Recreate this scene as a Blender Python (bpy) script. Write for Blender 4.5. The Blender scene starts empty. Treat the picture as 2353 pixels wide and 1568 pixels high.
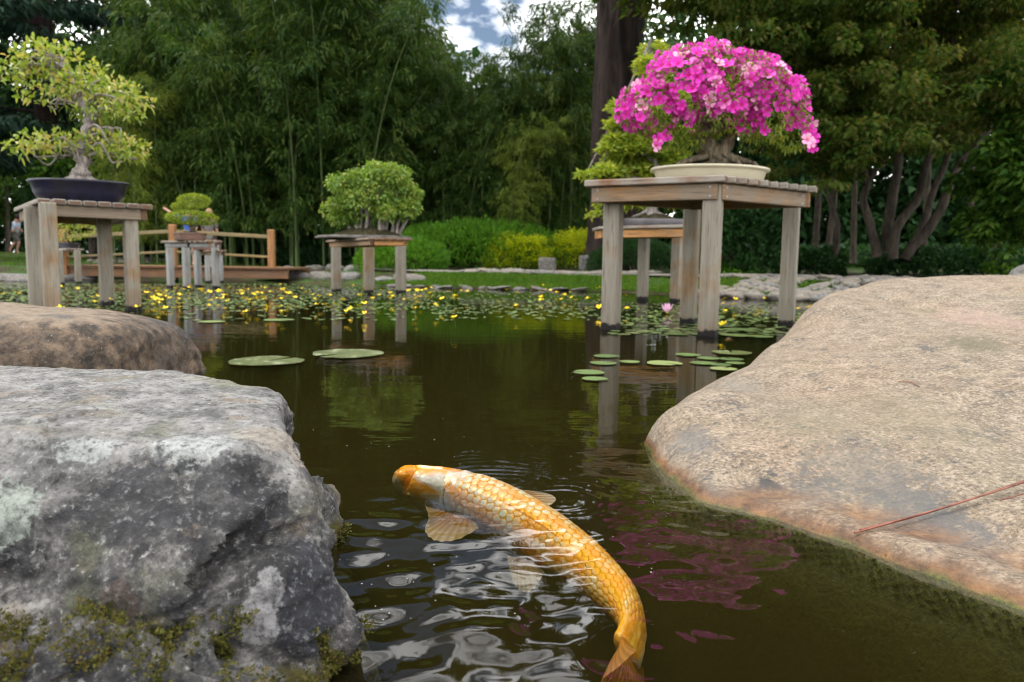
import bpy, bmesh, math, random
import numpy as np
from mathutils import Vector, Matrix
R_ = random.Random(7)
rng = np.random.default_rng(11)
sc = bpy.context.scene
COL = sc.collection
PI = math.pi

# ------------------------------------------------------------ camera
CX, CY, F, PITCH, ROLL, CAMZ = 1176.5, 784.0, 1715.0, .105, .013, .36
cp, sp, cr, sr = math.cos(PITCH), math.sin(PITCH), math.cos(ROLL), math.sin(ROLL)
R0 = np.array([1., 0, 0]); FW = np.array([0, cp, -sp]); U0 = np.array([0, sp, cp])
RV = cr*R0+sr*U0; UV = cr*U0-sr*R0
EYE = np.array([0, 0, CAMZ])
def ray(px, py): return FW+RV*((px-CX)/F)-UV*((py-CY)/F)
def P(px, py, z=0.):
    d = ray(px, py); t = (z-CAMZ)/d[2]; return EYE+d*t
def W(px, py, Y):
    d = ray(px, py); return EYE+d*(Y/d[1])
cam_d = bpy.data.cameras.new('camera'); cam = bpy.data.objects.new('camera', cam_d); COL.objects.link(cam)
m = Matrix(((RV[0], UV[0], -FW[0], 0), (RV[1], UV[1], -FW[1], 0), (RV[2], UV[2], -FW[2], CAMZ), (0, 0, 0, 1)))
cam.matrix_world = m
cam_d.sensor_width = 36; cam_d.lens = 36*F/2353
cam_d.clip_start = .02; cam_d.clip_end = 2000
cam_d.dof.use_dof = True; cam_d.dof.focus_distance = 1.08; cam_d.dof.aperture_fstop = 7.6
sc.camera = cam

# ------------------------------------------------------------ sky, sun, exposure
SUN_EL, SUN_AZ = math.radians(58), math.radians(-62)   # azimuth from +Y towards +X
world = bpy.data.worlds.new('World'); sc.world = world; world.use_nodes = True
nt = world.node_tree; nt.nodes.clear()
def wn(t, **k):
    n = nt.nodes.new(t)
    for a, b in k.items(): setattr(n, a, b)
    return n
sky = wn('ShaderNodeTexSky', sky_type='NISHITA', sun_disc=False, sun_elevation=SUN_EL, sun_rotation=SUN_AZ)
bg = wn('ShaderNodeBackground'); bg.inputs[1].default_value = .12
tc = wn('ShaderNodeTexCoord'); mp = wn('ShaderNodeMapping'); mp.inputs['Scale'].default_value = (1, 1, 2.0); mp.inputs['Location'].default_value = (.35, .2, .1)
nz = wn('ShaderNodeTexNoise'); nz.inputs['Scale'].default_value = 2.6; nz.inputs['Detail'].default_value = 7; nz.inputs['Roughness'].default_value = .55
rp = wn('ShaderNodeValToRGB'); rp.color_ramp.elements[0].position = .42; rp.color_ramp.elements[1].position = .51
rp2 = wn('ShaderNodeValToRGB'); rp2.color_ramp.elements[0].position = .35; rp2.color_ramp.elements[1].position = .75
rp2.color_ramp.elements[0].color = (40, 40.3, 41, 1); rp2.color_ramp.elements[1].color = (50, 49.5, 49, 1)
mx = wn('ShaderNodeMix', data_type='RGBA')
out = wn('ShaderNodeOutputWorld')
L = nt.links.new
L(tc.outputs['Generated'], mp.inputs[0]); L(mp.outputs[0], nz.inputs[0]); L(nz.outputs[0], rp.inputs[0]); L(nz.outputs[0], rp2.inputs[0])
L(rp.outputs[0], mx.inputs[0]); L(sky.outputs[0], mx.inputs[6]); L(rp2.outputs[0], mx.inputs[7]); L(mx.outputs[2], bg.inputs[0]); L(bg.outputs[0], out.inputs[0])
sun_d = bpy.data.lights.new('sun', 'SUN'); sun = bpy.data.objects.new('sun', sun_d); COL.objects.link(sun)
sun_d.energy = 2.6; sun_d.angle = math.radians(8); sun_d.color = (1, .95, .86)
sd_ = Vector((math.sin(SUN_AZ)*math.cos(SUN_EL), math.cos(SUN_AZ)*math.cos(SUN_EL), math.sin(SUN_EL)))
sun.rotation_euler = sd_.to_track_quat('Z', 'Y').to_euler()
sc.view_settings.view_transform = 'Standard'; sc.view_settings.look = 'None'
sc.view_settings.exposure = -.32; sc.view_settings.gamma = 1
sc.render.engine = 'CYCLES'
cy = sc.cycles
cy.filter_width = 1.1
cy.use_denoising = True; cy.max_bounces = 7; cy.diffuse_bounces = 3; cy.glossy_bounces = 3; cy.transmission_bounces = 3
cy.transparent_max_bounces = 8; cy.volume_bounces = 0; cy.caustics_reflective = False; cy.caustics_refractive = False
cy.sample_clamp_indirect = 6; cy.use_adaptive_sampling = True; cy.adaptive_threshold = .012

# ------------------------------------------------------------ noise
_perm = np.random.default_rng(3).permutation(256); _perm = np.concatenate([_perm, _perm, _perm])
_g = np.random.default_rng(4).normal(size=(256, 3)); _g /= np.linalg.norm(_g, axis=1)[:, None]
def pn(p):
    p = np.asarray(p, float); i = np.floor(p).astype(int); f = p-i; i &= 255
    u = f*f*f*(f*(f*6-15)+10); r = 0
    for dx in (0, 1):
        wx = u[:, 0] if dx else 1-u[:, 0]
        for dy in (0, 1):
            wy = u[:, 1] if dy else 1-u[:, 1]
            for dz in (0, 1):
                wz = u[:, 2] if dz else 1-u[:, 2]
                h = _perm[_perm[_perm[(i[:, 0]+dx) & 255]+((i[:, 1]+dy) & 255)]+((i[:, 2]+dz) & 255)]
                gg = _g[h]
                r = r+wx*wy*wz*(gg[:, 0]*(f[:, 0]-dx)+gg[:, 1]*(f[:, 1]-dy)+gg[:, 2]*(f[:, 2]-dz))
    return r*1.5
def fbm(p, o=5, g=.5, ridge=False):
    r = 0; a = 1; p = np.array(p, float)
    for k in range(o):
        n = pn(p+k*17.3)
        if ridge: n = .5-np.abs(n)*1.3
        r = r+a*n; a *= g; p = p*2.03
    return r
def sstep(x): x = np.clip(x, 0, 1); return x*x*(3-2*x)

# ------------------------------------------------------------ object helpers
def tag(o, label=None, cat=None, group=None, kind=None):
    if label: o['label'] = label
    if cat: o['category'] = cat
    if group: o['group'] = group
    if kind: o['kind'] = kind
    return o
def link(name, data, parent=None, loc=None):
    o = bpy.data.objects.new(name, data); COL.objects.link(o)
    if parent is not None: o.parent = parent
    if loc is not None: o.location = loc
    return o
def thing(name, loc, label, cat, group=None, rz=0):
    o = link(name, None, None, loc); o.rotation_euler = (0, 0, rz); o.empty_display_size = .1
    return tag(o, label, cat, group)
def mk(name, V, Fc, mat=None, smooth=True, cols=None):
    V = np.asarray(V, np.float32); me = bpy.data.meshes.new(name)
    if isinstance(Fc, np.ndarray):
        k = Fc.shape[1]; nf = len(Fc); me.vertices.add(len(V)); me.vertices.foreach_set('co', V.ravel())
        me.loops.add(nf*k); me.loops.foreach_set('vertex_index', Fc.astype(np.int32).ravel())
        me.polygons.add(nf); me.polygons.foreach_set('loop_start', np.arange(0, nf*k, k, dtype=np.int32))
    else:
        me.from_pydata([tuple(map(float, v)) for v in V], [], Fc)
    if cols is not None:
        a = me.color_attributes.new('tint', 'FLOAT_COLOR', 'POINT')
        c = np.ones((len(V), 4), np.float32); c[:, :3] = cols; a.data.foreach_set('color', c.ravel())
    me.update(); me.validate()
    if smooth: me.polygons.foreach_set('use_smooth', np.ones(len(me.polygons), bool))
    if mat: me.materials.append(mat)
    return me
class MB:
    def __init__(s): s.V = []; s.F = []; s.n = 0
    def add(s, V, Fc):
        V = np.asarray(V, float); s.V.append(V); s.F += [tuple(int(i)+s.n for i in f) for f in Fc]; s.n += len(V)
    def mesh(s, name, mat, smooth=True): return mk(name, np.concatenate(s.V), s.F, mat, smooth)
def grid_faces(nu, nv, wrapv=False):
    i = np.arange(nu-1)[:, None]; j = np.arange(nv if wrapv else nv-1)[None, :]; j2 = (j+1) % nv
    return np.stack([(i*nv+j), (i+1)*nv+j, (i+1)*nv+j2, i*nv+j2], -1).reshape(-1, 4)
def tube(pts, rad, n=8, rough=0., seed=0, caps=True):
    pts = np.asarray(pts, float); rad = np.broadcast_to(np.asarray(rad, float), (len(pts),))
    T = np.gradient(pts, axis=0); T /= np.linalg.norm(T, axis=1)[:, None]+1e-9
    a = np.array([0, 0, 1.]) if abs(T[0][2]) < .9 else np.array([1., 0, 0])
    Vs = []
    for k in range(len(pts)):
        u = np.cross(T[k], a); u /= np.linalg.norm(u); v = np.cross(T[k], u); a = -v if False else a
        w = np.cross(u, T[k]); a = w
        th = np.arange(n)*2*PI/n
        Vs.append(pts[k]+(np.cos(th)[:, None]*u+np.sin(th)[:, None]*w)*rad[k])
    V = np.concatenate(Vs)
    if rough:
        c = np.repeat(pts, n, 0); d = V-c; l = np.linalg.norm(d, axis=1)[:, None]+1e-9
        s = 1/np.maximum(rad.mean(), 1e-3)
        V = V+d/l*(fbm(V*s*.9+seed, 3)*rough*np.repeat(rad, n))[:, None]
    Fc = [tuple(int(x) for x in f) for f in grid_faces(len(pts), n, True)]
    if caps: Fc += [tuple(range(n))[::-1], tuple(range(len(V)-n, len(V)))]
    return V, Fc
def spline(pts, n):
    pts = np.asarray(pts, float); k = len(pts); t = np.linspace(0, k-1, n); out = []
    for x in t:
        i = min(int(x), k-2); f = x-i
        p0 = pts[max(i-1, 0)]; p1 = pts[i]; p2 = pts[i+1]; p3 = pts[min(i+2, k-1)]
        out.append(.5*((2*p1)+(-p0+p2)*f+(2*p0-5*p1+4*p2-p3)*f*f+(-p0+3*p1-3*p2+p3)*f**3))
    return np.array(out)
_UB = {}
def board(name, mat, dims, M, parent, bev=.004):
    """bevelled board dims (x,y,z) centred, placed with world 4x4 M"""
    bm = bmesh.new(); bmesh.ops.create_cube(bm, size=1)
    for v in bm.verts: v.co = Vector((v.co.x*dims[0], v.co.y*dims[1], v.co.z*dims[2]))
    bmesh.ops.bevel(bm, geom=bm.edges[:], offset=bev, segments=1, affect='EDGES')
    me = bpy.data.meshes.new(name); bm.to_mesh(me); bm.free(); me.materials.append(mat)
    o = link(name, me, parent)
    o.matrix_basis = parent.matrix_basis.inverted() @ M if parent else M
    return o
def frame(o, x, y, z=(0, 0, 1)):
    x = Vector(x).normalized(); z = Vector(z); y = z.cross(x).normalized(); z = x.cross(y)
    return Matrix(((x.x, y.x, z.x, o[0]), (x.y, y.y, z.y, o[1]), (x.z, y.z, z.z, o[2]), (0, 0, 0, 1)))

# ------------------------------------------------------------ materials
class MT:
    def __init__(s, name):
        s.m = bpy.data.materials.new(name); s.m.use_nodes = True; s.t = s.m.node_tree; s.t.nodes.clear()
        s.out = s.n('ShaderNodeOutputMaterial')
    def n(s, t, **k):
        x = s.t.nodes.new(t)
        for a, b in k.items(): setattr(x, a, b)
        return x
    def l(s, a, b):
        if isinstance(a, (int, float)): b.default_value = a
        elif isinstance(a, tuple): b.default_value = a if len(a) != 3 or b.type == 'VECTOR' else (*a, 1)
        else: s.t.links.new(a, b)
    def pos(s): return s.n('ShaderNodeNewGeometry').outputs['Position']
    def obj(s): return s.n('ShaderNodeTexCoord').outputs['Object']
    def nrm(s): return s.n('ShaderNodeNewGeometry').outputs['Normal']
    def isl(s): return s.n('ShaderNodeNewGeometry').outputs['Random Per Island']
    def rnd(s): return s.n('ShaderNodeObjectInfo').outputs['Random']
    def map(s, v, sc=(1, 1, 1), loc=(0, 0, 0)):
        x = s.n('ShaderNodeMapping'); s.l(v, x.inputs[0]); x.inputs['Scale'].default_value = sc; x.inputs['Location'].default_value = loc
        return x.outputs[0]
    def noise(s, v, scale=5, det=5, rough=.55, dist=0.):
        x = s.n('ShaderNodeTexNoise'); s.l(v, x.inputs['Vector']); x.inputs['Scale'].default_value = scale
        x.inputs['Detail'].default_value = det; x.inputs['Roughness'].default_value = rough; x.inputs['Distortion'].default_value = dist
        return x.outputs[0]
    def vor(s, v, scale=5, feature='F1', rand=1):
        x = s.n('ShaderNodeTexVoronoi', feature=feature); s.l(v, x.inputs['Vector']); x.inputs['Scale'].default_value = scale; x.inputs['Randomness'].default_value = rand
        return x.outputs[0]
    def ramp(s, f, *st):
        x = s.n('ShaderNodeValToRGB'); e = x.color_ramp.elements
        while len(e) < len(st): e.new(.5)
        for i, (p, c) in enumerate(st):
            e[i].position = p; e[i].color = (c, c, c, 1) if isinstance(c, (int, float)) else (*c, 1)
        s.l(f, x.inputs[0]); return x.outputs[0]
    def mix(s, f, a, b, mode='MIX'):
        x = s.n('ShaderNodeMix', data_type='RGBA', blend_type=mode); s.l(f, x.inputs[0]); s.l(a, x.inputs[6]); s.l(b, x.inputs[7]); return x.outputs[2]
    def math(s, op, a, b=0., c=0.):
        x = s.n('ShaderNodeMath', operation=op); s.l(a, x.inputs[0]); s.l(b, x.inputs[1]); s.l(c, x.inputs[2]); return x.outputs[0]
    def sep(s, v):
        x = s.n('ShaderNodeSeparateXYZ'); s.l(v, x.inputs[0]); return x.outputs
    def dist(s, v, p, sc=(1, 1, 1)):
        """scaled distance of v from p"""
        x = s.n('ShaderNodeVectorMath', operation='SUBTRACT'); s.l(v, x.inputs[0]); x.inputs[1].default_value = p
        y = s.n('ShaderNodeVectorMath', operation='MULTIPLY'); s.l(x.outputs[0], y.inputs[0]); y.inputs[1].default_value = sc
        z = s.n('ShaderNodeVectorMath', operation='LENGTH'); s.l(y.outputs[0], z.inputs[0]); return z.outputs['Value']
    def bump(s, h, dist=.01, st=1., nrm=None):
        x = s.n('ShaderNodeBump'); x.inputs['Strength'].default_value = st; x.inputs['Distance'].default_value = dist
        s.l(h, x.inputs['Height'])
        if nrm: s.l(nrm, x.inputs['Normal'])
        return x.outputs[0]
    def attr(s, n): return s.n('ShaderNodeAttribute', attribute_name=n).outputs['Color']
    def bsdf(s, col, rough=.6, spec=.5, nrm=None, coat=0., sss=0.):
        b = s.n('ShaderNodeBsdfPrincipled'); s.l(col, b.inputs['Base Color']); s.l(rough, b.inputs['Roughness']); s.l(spec, b.inputs['Specular IOR Level'])
        if nrm is not None: s.l(nrm, b.inputs['Normal'])
        if coat: b.inputs['Coat Weight'].default_value = coat; b.inputs['Coat Roughness'].default_value = .08
        return b.outputs[0]
    def mixs(s, f, a, b):
        x = s.n('ShaderNodeMixShader'); s.l(f, x.inputs[0]); s.l(a, x.inputs[1]); s.l(b, x.inputs[2]); return x.outputs[0]
    def done(s, sh): s.l(sh, s.out.inputs[0]); return s.m

def leaf_mat(name, cols, trans=.35, rough=.5, scale=1.2, spec=.35, spread=1.):
    m = MT(name); p = m.pos()
    f = m.math('ADD', m.math('MULTIPLY', m.isl(), .55*spread), m.math('MULTIPLY', m.noise(p, scale, 3), .55))
    k = len(cols); c = m.ramp(f, *[(.15+.7*i/(k-1), c) for i, c in enumerate(cols)])
    b = m.bsdf(c, rough, spec)
    t = m.n('ShaderNodeBsdfTranslucent'); m.l(m.mix(1., c, (1.25, 1.2, .6), 'MULTIPLY'), t.inputs[0])
    return m.done(m.mixs(trans, b, t.outputs[0]))

def wood_mat(name, grey=(.34, .30, .26), warm=(.30, .155, .065), dark=(.10, .07, .05), warmth=.5, axis=0, wet=True, ends=0.):
    m = MT(name); o = m.obj(); s = [14, 14, 14]; s[axis] = 1.1
    r = m.rnd(); off = m.n('ShaderNodeCombineXYZ'); m.l(m.math('MULTIPLY', r, 37.), off.inputs[0]); m.l(m.math('MULTIPLY', r, 11.), off.inputs[1])
    va = m.n('ShaderNodeVectorMath', operation='ADD'); m.l(o, va.inputs[0]); m.l(off.outputs[0], va.inputs[1]); v = va.outputs[0]
    g = m.noise(m.map(v, tuple(s)), 3.2, 8, .65, .4); g2 = m.noise(v, 6, 4)
    s2 = [60, 60, 60]; s2[axis] = 2.; fine = m.noise(m.map(v, tuple(s2)), 3, 4, .6)
    gr = m.ramp(g, (.3, tuple(x*.82 for x in grey)), (.65, tuple(x*1.15 for x in grey)))
    wr = m.ramp(g, (.3, tuple(x*.6 for x in warm)), (.7, tuple(x*1.35 for x in warm)))
    wf = m.math('ADD', g2, m.math('MULTIPLY', m.math('SUBTRACT', r, .5), .35))
    c = m.mix(m.ramp(wf, (.60-warmth*.35, 0.), (.86-warmth*.35, 1.)), gr, wr)
    c = m.mix(m.ramp(fine, (.32, 1.), (.45, 0.)), c, dark)
    if wet:
        z = m.sep(m.pos())[2]; zz = m.math('ADD', z, m.math('MULTIPLY', m.math('SUBTRACT', m.noise(m.pos(), 45, 3), .5), .05))
        c = m.mix(m.ramp(zz, (.0, .75), (.22, 0.)), c, m.mix(.5, c, (.12, .10, .07)))
        c = m.mix(m.ramp(zz, (.030, 1.), (.040, 0.)), c, (.008, .007, .006))
    if not wet and axis == 0:
        nx_ = m.math('ABSOLUTE', m.sep(m.n('ShaderNodeTexCoord').outputs['Normal'])[0]); c = m.mix(m.ramp(nx_, (.75, 0.), (.9, .85)), c, m.mix(g2, (.05, .024, .014), (.13, .065, .035)))
    nr = m.bump(m.math('ADD', g, m.math('MULTIPLY', fine, .5)), .004, .7)
    return m.done(m.bsdf(c, .75, .25, nr))

M = {}
M['leg'] = wood_mat('weathered_leg_wood', (.205, .187, .148), (.20, .125, .062), warmth=.22, axis=2)
M['leg_grey'] = wood_mat('grey_leg_wood', (.26, .26, .25), (.22, .17, .12), warmth=.1, axis=2)
M['apron'] = wood_mat('apron_wood', (.18, .14, .10), (.25, .135, .055), warmth=.45, axis=0, wet=False)
M['apron_warm'] = wood_mat('warm_apron_wood', (.32, .22, .14), (.42, .21, .075), warmth=.9, axis=0, wet=False)
M['apron_grey'] = wood_mat('grey_apron_wood', (.22, .22, .22), (.2, .13, .08), warmth=.15, axis=0, wet=False)
M['plank'] = wood_mat('plank_wood', (.24, .215, .18), (.17, .09, .05), warmth=.15, axis=0, wet=False)
M['plank_dark'] = wood_mat('dark_plank_wood', (.2, .165, .13), (.16, .09, .045), warmth=.5, axis=0, wet=False)
M['bridge'] = wood_mat('bridge_wood', (.17, .10, .06), (.22, .11, .05), warmth=.95, axis=0, wet=False)
M['bridge_post'] = wood_mat('bridge_post_wood', (.25, .14, .07), (.32, .155, .06), warmth=.9, axis=2, wet=True)
M['rail'] = wood_mat('rail_wood', (.20, .16, .08), (.24, .17, .07), warmth=.8, axis=0, wet=False)
m = MT('screw_steel'); M['screw'] = m.done(m.bsdf((.22, .22, .23), .45, .6))

def bark_mat(name, a, b, sc=1., axis=2, bumpd=.02, str_=1.):
    m = MT(name); o = m.pos(); s = [9*sc]*3; s[axis] = 2.2*sc
    g = m.noise(m.map(o, tuple(s)), 1, 8, .65, .6)
    c = m.ramp(g, (.35, a), (.62, b)); c = m.mix(m.ramp(m.noise(o, 2.5*sc, 3), (.5, 0.), (.7, .5)), c, tuple(x*.6 for x in a))
    return m.done(m.bsdf(c, .85, .2, m.bump(g, bumpd, str_)))
M['bark_dark'] = bark_mat('dark_bark', (.010, .007, .006), (.038, .024, .019), .8, bumpd=.05)
M['bark_maple'] = bark_mat('maple_bark', (.022, .017, .012), (.085, .068, .05), 1.8, bumpd=.02)
M['bark_bonsai'] = bark_mat('pale_bonsai_bark', (.10, .085, .075), (.34, .30, .27), 6, bumpd=.004)
M['bark_brown'] = bark_mat('brown_bonsai_bark', (.045, .035, .022), (.17, .14, .09), 6, bumpd=.006)
M['culm'] = bark_mat('bamboo_culm', (.035, .055, .018), (.08, .11, .035), 1, bumpd=.001)

def pot_mat(name, c, rough=.3, var=.25, coat=.3):
    m = MT(name); n = m.noise(m.obj(), 9, 5); n2 = m.noise(m.obj(), 90, 3)
    col = m.mix(m.ramp(n, (.3, 0.), (.7, 1.)), tuple(x*(1-var) for x in c), tuple(min(1, x*(1+var)) for x in c))
    return m.done(m.bsdf(col, rough, .5, m.bump(n2, .0006), coat=coat))
M['pot_cream'] = pot_mat('cream_glaze', (.46, .42, .30), .35, .08, .15)
M['pot_blue'] = pot_mat('dark_blue_glaze', (.003, .0035, .015), .35, .6, 0)
M['pot_brown'] = pot_mat('brown_clay', (.16, .09, .07), .55, .3, 0)
M['pot_grey'] = pot_mat('grey_clay', (.13, .12, .13), .6, .3, 0)
M['pot_slate'] = pot_mat('slate_clay', (.05, .05, .06), .6, .3, 0)
m = MT('bonsai_soil'); n = m.noise(m.obj(), 30, 6, .7)
M['soil'] = m.done(m.bsdf(m.ramp(n, (.35, (.018, .014, .01)), (.55, (.05, .045, .02)), (.72, (.13, .11, .08))), .95, .1, m.bump(n, .012)))

# ------------------------------------------------------------ pond outline and terrain
far = [(-260, 648), (-60, 648), (150, 644), (300, 640), (420, 641), (560, 642), (640, 649), (720, 653), (860, 658), (1000, 663), (1200, 667), (1330, 670), (1450, 673),
       (1560, 679), (1660, 685), (1800, 690), (1950, 697), (2150, 706), (2353, 714)]
shore = [P(a, b)[:2] for a, b in far]
poly = np.array([(-16., 9.5)]+[tuple(s) for s in shore]+[(6.6, 4.5), (6.2, 2.5), (4.2, 1.), (3.2, .12), (-3.5, .12), (-9., .6), (-16, 3.)])
def sdist(x, y):
    x = np.asarray(x, float); y = np.asarray(y, float); p = np.stack([x, y], -1); best = np.full(x.shape, 1e9); ins = np.zeros(x.shape, bool)
    n = len(poly)
    for i in range(n):
        a = poly[i]; b = poly[(i+1) % n]; ab = b-a; t = np.clip(((p-a)@ab)/(ab@ab), 0, 1)
        d = np.linalg.norm(p-a-t[..., None]*ab, axis=-1); best = np.minimum(best, d)
        c = ((a[1] > y) != (b[1] > y)) & (x < (b[0]-a[0])*(y-a[1])/((b[1]-a[1]) if b[1] != a[1] else 1e-9)+a[0])
        ins ^= c
    return np.where(ins, -best, best)
def gz(x, y):
    x = np.asarray(x, float); y = np.asarray(y, float); s = sdist(x, y)
    n = fbm(np.stack([x.ravel()*.35, y.ravel()*.35, 0*x.ravel()], -1), 3).reshape(x.shape)
    o = .012+.17*sstep(s/1.5)+.012*np.maximum(s-1.5, 0)+.05*n*sstep(s/3)
    o = np.minimum(o, .55+.1*n)
    near = sstep((1.4-y)/1.4)           # near bank stays low round the camera
    o = o*(1-.45*near)
    i = -.03-.42*sstep(-s/1.1)
    return np.where(s > 0, o, i)
def gz1(x, y): return float(gz(np.array([x]), np.array([y]))[0])
def G(px, py):
    d = ray(px, py); t = np.concatenate([np.linspace(5, 16, 221), np.linspace(16, 60, 300)]); q = EYE+t[:, None]*d
    h = q[:, 2]-gz(q[:, 0], q[:, 1]); k = np.where(h < 0)[0]
    return q[k[0]] if len(k) else q[-1]
def axis_(a, b, fa, fb, fine, coarse0, grow):
    mid = list(np.arange(fa, fb, fine)); r = []; x = mid[-1]; s = coarse0
    while x < b: x += s; s *= grow; r.append(min(x, b))
    l = []; x = fa; s = coarse0
    while x > a: x -= s; s *= grow; l.append(max(x, a))
    return np.array(l[::-1]+mid+r)
gx = axis_(-400, 400, -14, 9, .14, .2, 1.16); gy = axis_(-60, 700, -1, 18, .14, .2, 1.14)
X, Y = np.meshgrid(gx, gy, indexing='ij'); Z = gz(X, Y)
m = MT('ground_soil_and_grass'); p = m.pos(); z = m.sep(p)[2]
n1 = m.noise(p, 1.3, 6); n2 = m.noise(p, 22, 4, .7)
grass = m.ramp(n2, (.3, (.018, .04, .008)), (.55, (.04, .09, .014)), (.75, (.075, .13, .03)))
soil = m.ramp(n2, (.3, (.022, .016, .010)), (.7, (.07, .05, .032)))
c = m.mix(m.ramp(n1, (.42, 0.), (.55, 1.)), grass, soil)
mud = m.ramp(m.noise(p, 2.2, 5), (.3, (.020, .019, .006)), (.7, (.075, .066, .022)))
c = m.mix(m.ramp(z, (0., 1.), (.02, 0.)), c, mud)
M['ground'] = m.done(m.bsdf(c, .9, .15, m.bump(n2, .03)))
o = link('ground', mk('ground', np.stack([X, Y, Z], -1).reshape(-1, 3), grid_faces(len(gx), len(gy)), M['ground'])); tag(o, kind='structure')

# ------------------------------------------------------------ pond water
wx = axis_(-16, 9, -.62, 1.05, .0055, .008, 1.07); wy = axis_(-.3, 17, .42, 1.75, .0055, .008, 1.035)
X, Y = np.meshgrid(wx, wy, indexing='ij')
def blob(cx, cy, rx, ry, ang=0.):
    c, s = math.cos(ang), math.sin(ang); dx = X-cx; dy = Y-cy
    return np.exp(-(((dx*c+dy*s)/rx)**2+((-dx*s+dy*c)/ry)**2))
def waves(n, l0, l1, a, seed, d0=0., ds=PI):
    r = np.random.default_rng(seed); H = np.zeros_like(X)
    wxp = .03*fbm(np.stack([X.ravel()*5, Y.ravel()*5, 0*X.ravel()+seed], -1), 2).reshape(X.shape)
    for k in range(n):
        lam = l0*(l1/l0)**r.random(); th = d0+(r.random()-.5)*2*ds; kx, ky = math.cos(th)*2*PI/lam, math.sin(th)*2*PI/lam
        H += a*lam*np.sin(kx*(X+wxp)+ky*(Y-wxp)+r.random()*6.28)
    return H/math.sqrt(n)
A = P(1010, 1440)[:2]; B = P(1120, 1130)[:2]; C_ = P(1600, 1290)[:2]; D_ = P(830, 1230)[:2]
rough_zone = blob(A[0], A[1], .22, .20)*1.0+blob(D_[0], D_[1], .17, .16)*.55
n3 = lambda s, sd: fbm(np.stack([X.ravel()*s, Y.ravel()*s*1.1, 0*X.ravel()+sd], -1), 2, .4).reshape(X.shape)
H = rough_zone*(n3(10., 5.)*.0085+n3(22., 9.)*.0022+n3(58., 19.)*.00035+waves(7, .05, .11, .009, 3))
for (c0, lam, amp, r0, r1) in ((P(1135, 1128)[:2], .022, .00017, .0, .30), (P(1290, 1150)[:2], .017, .00022, 0, .16), (P(790, 1215)[:2], .011, .00045, 0, .035), (P(1450, 1500)[:2], .018, .0003, 0, .13)):
    r = np.hypot(X-c0[0], (Y-c0[1])*.9)+.012*n3(9, 71.)+.003*n3(40, 73.); H += amp*np.sin(r*2*PI/lam)*np.exp(-(r/(r1*.6))**2)*sstep((r-.01)/.03)
H += blob(C_[0], C_[1], .28, .22)*(n3(14., 2.)*.0014+waves(6, .04, .09, .002, 21))
H += blob(.1, 1.2, .5, .5)*n3(9, 31)*.0006
H += blob(.5, 1.3, .8, .9)*n3(5, 37)*.0006+blob(.1, 1.15, .35, .35)*n3(45, 41)*.00012
H = H*sstep((X+.62+.3)/.4)*sstep((1.3-X)/.4)
bump_l = P(1500, 1480)[:2]
H += blob(*P(2130, 1510)[:2], .03, .03)*n3(60, 3)*.0016
# koi back pushes the surface up a little
V = np.stack([X, Y, H], -1).reshape(-1, 3); nx, ny = X.shape
Fq = [tuple(f) for f in []]
Fc = grid_faces(nx, ny)
b0 = len(V); bot = -.9
rim = [i*ny for i in range(nx)]+[(nx-1)*ny+j for j in range(1, ny)]+[i*ny+ny-1 for i in range(nx-2, -1, -1)]+[j for j in range(ny-2, 0, -1)]
VB = V[rim].copy(); VB[:, 2] = bot; V = np.concatenate([V, VB]); k = len(rim)
side = np.array([(rim[i], rim[(i+1) % k], b0+(i+1) % k, b0+i) for i in range(k)])
me = mk('water', V, np.concatenate([Fc[:, ::-1] if False else Fc, side[:, ::-1] if False else side]))
bm = bmesh.new(); bm.from_mesh(me); bm.verts.ensure_lookup_table()
bm.faces.new([bm.verts[b0+i] for i in range(k)][::-1]); bmesh.ops.recalc_face_normals(bm, faces=bm.faces[:])
bm.to_mesh(me); bm.free()
me.polygons.foreach_set('use_smooth', np.arange(len(me.polygons)) < len(Fc))
m = MT('pond_water'); p = m.pos()
# faint wind ripples everywhere: long in the direction across the view
h1 = m.noise(m.map(p, (1.0, 3.2, 1)), 3.0, 3, .5); h2 = m.noise(m.map(p, (1, 2.2, 1)), 14, 2, .5)
nr = m.bump(m.math('ADD', h1, m.math('MULTIPLY', h2, .16)), .0010, 1.)
fr = m.n('ShaderNodeFresnel'); fr.inputs[0].default_value = 1.40; m.l(nr, fr.inputs['Normal'])
gl = m.n('ShaderNodeBsdfGlossy'); gl.inputs['Roughness'].default_value = .012; m.l(nr, gl.inputs['Normal'])
tr = m.n('ShaderNodeBsdfTransparent')
m.l(m.mixs(fr.outputs[0], tr.outputs[0], gl.outputs[0]), m.out.inputs[0])
va = m.n('ShaderNodeVolumeAbsorption'); va.inputs[0].default_value = (.28, .26, .0, 1); va.inputs[1].default_value = 7.0
vs = m.n('ShaderNodeVolumeScatter'); vs.inputs[0].default_value = (1, .80, .24, 1); vs.inputs[1].default_value = .40
ad = m.n('ShaderNodeAddShader'); m.l(va.outputs[0], ad.inputs[0]); m.l(vs.outputs[0], ad.inputs[1]); m.l(ad.outputs[0], m.out.inputs['Volume'])
me.materials.append(m.m); M['water'] = m.m
o = link('pond_water', me); tag(o, kind='structure')

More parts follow.
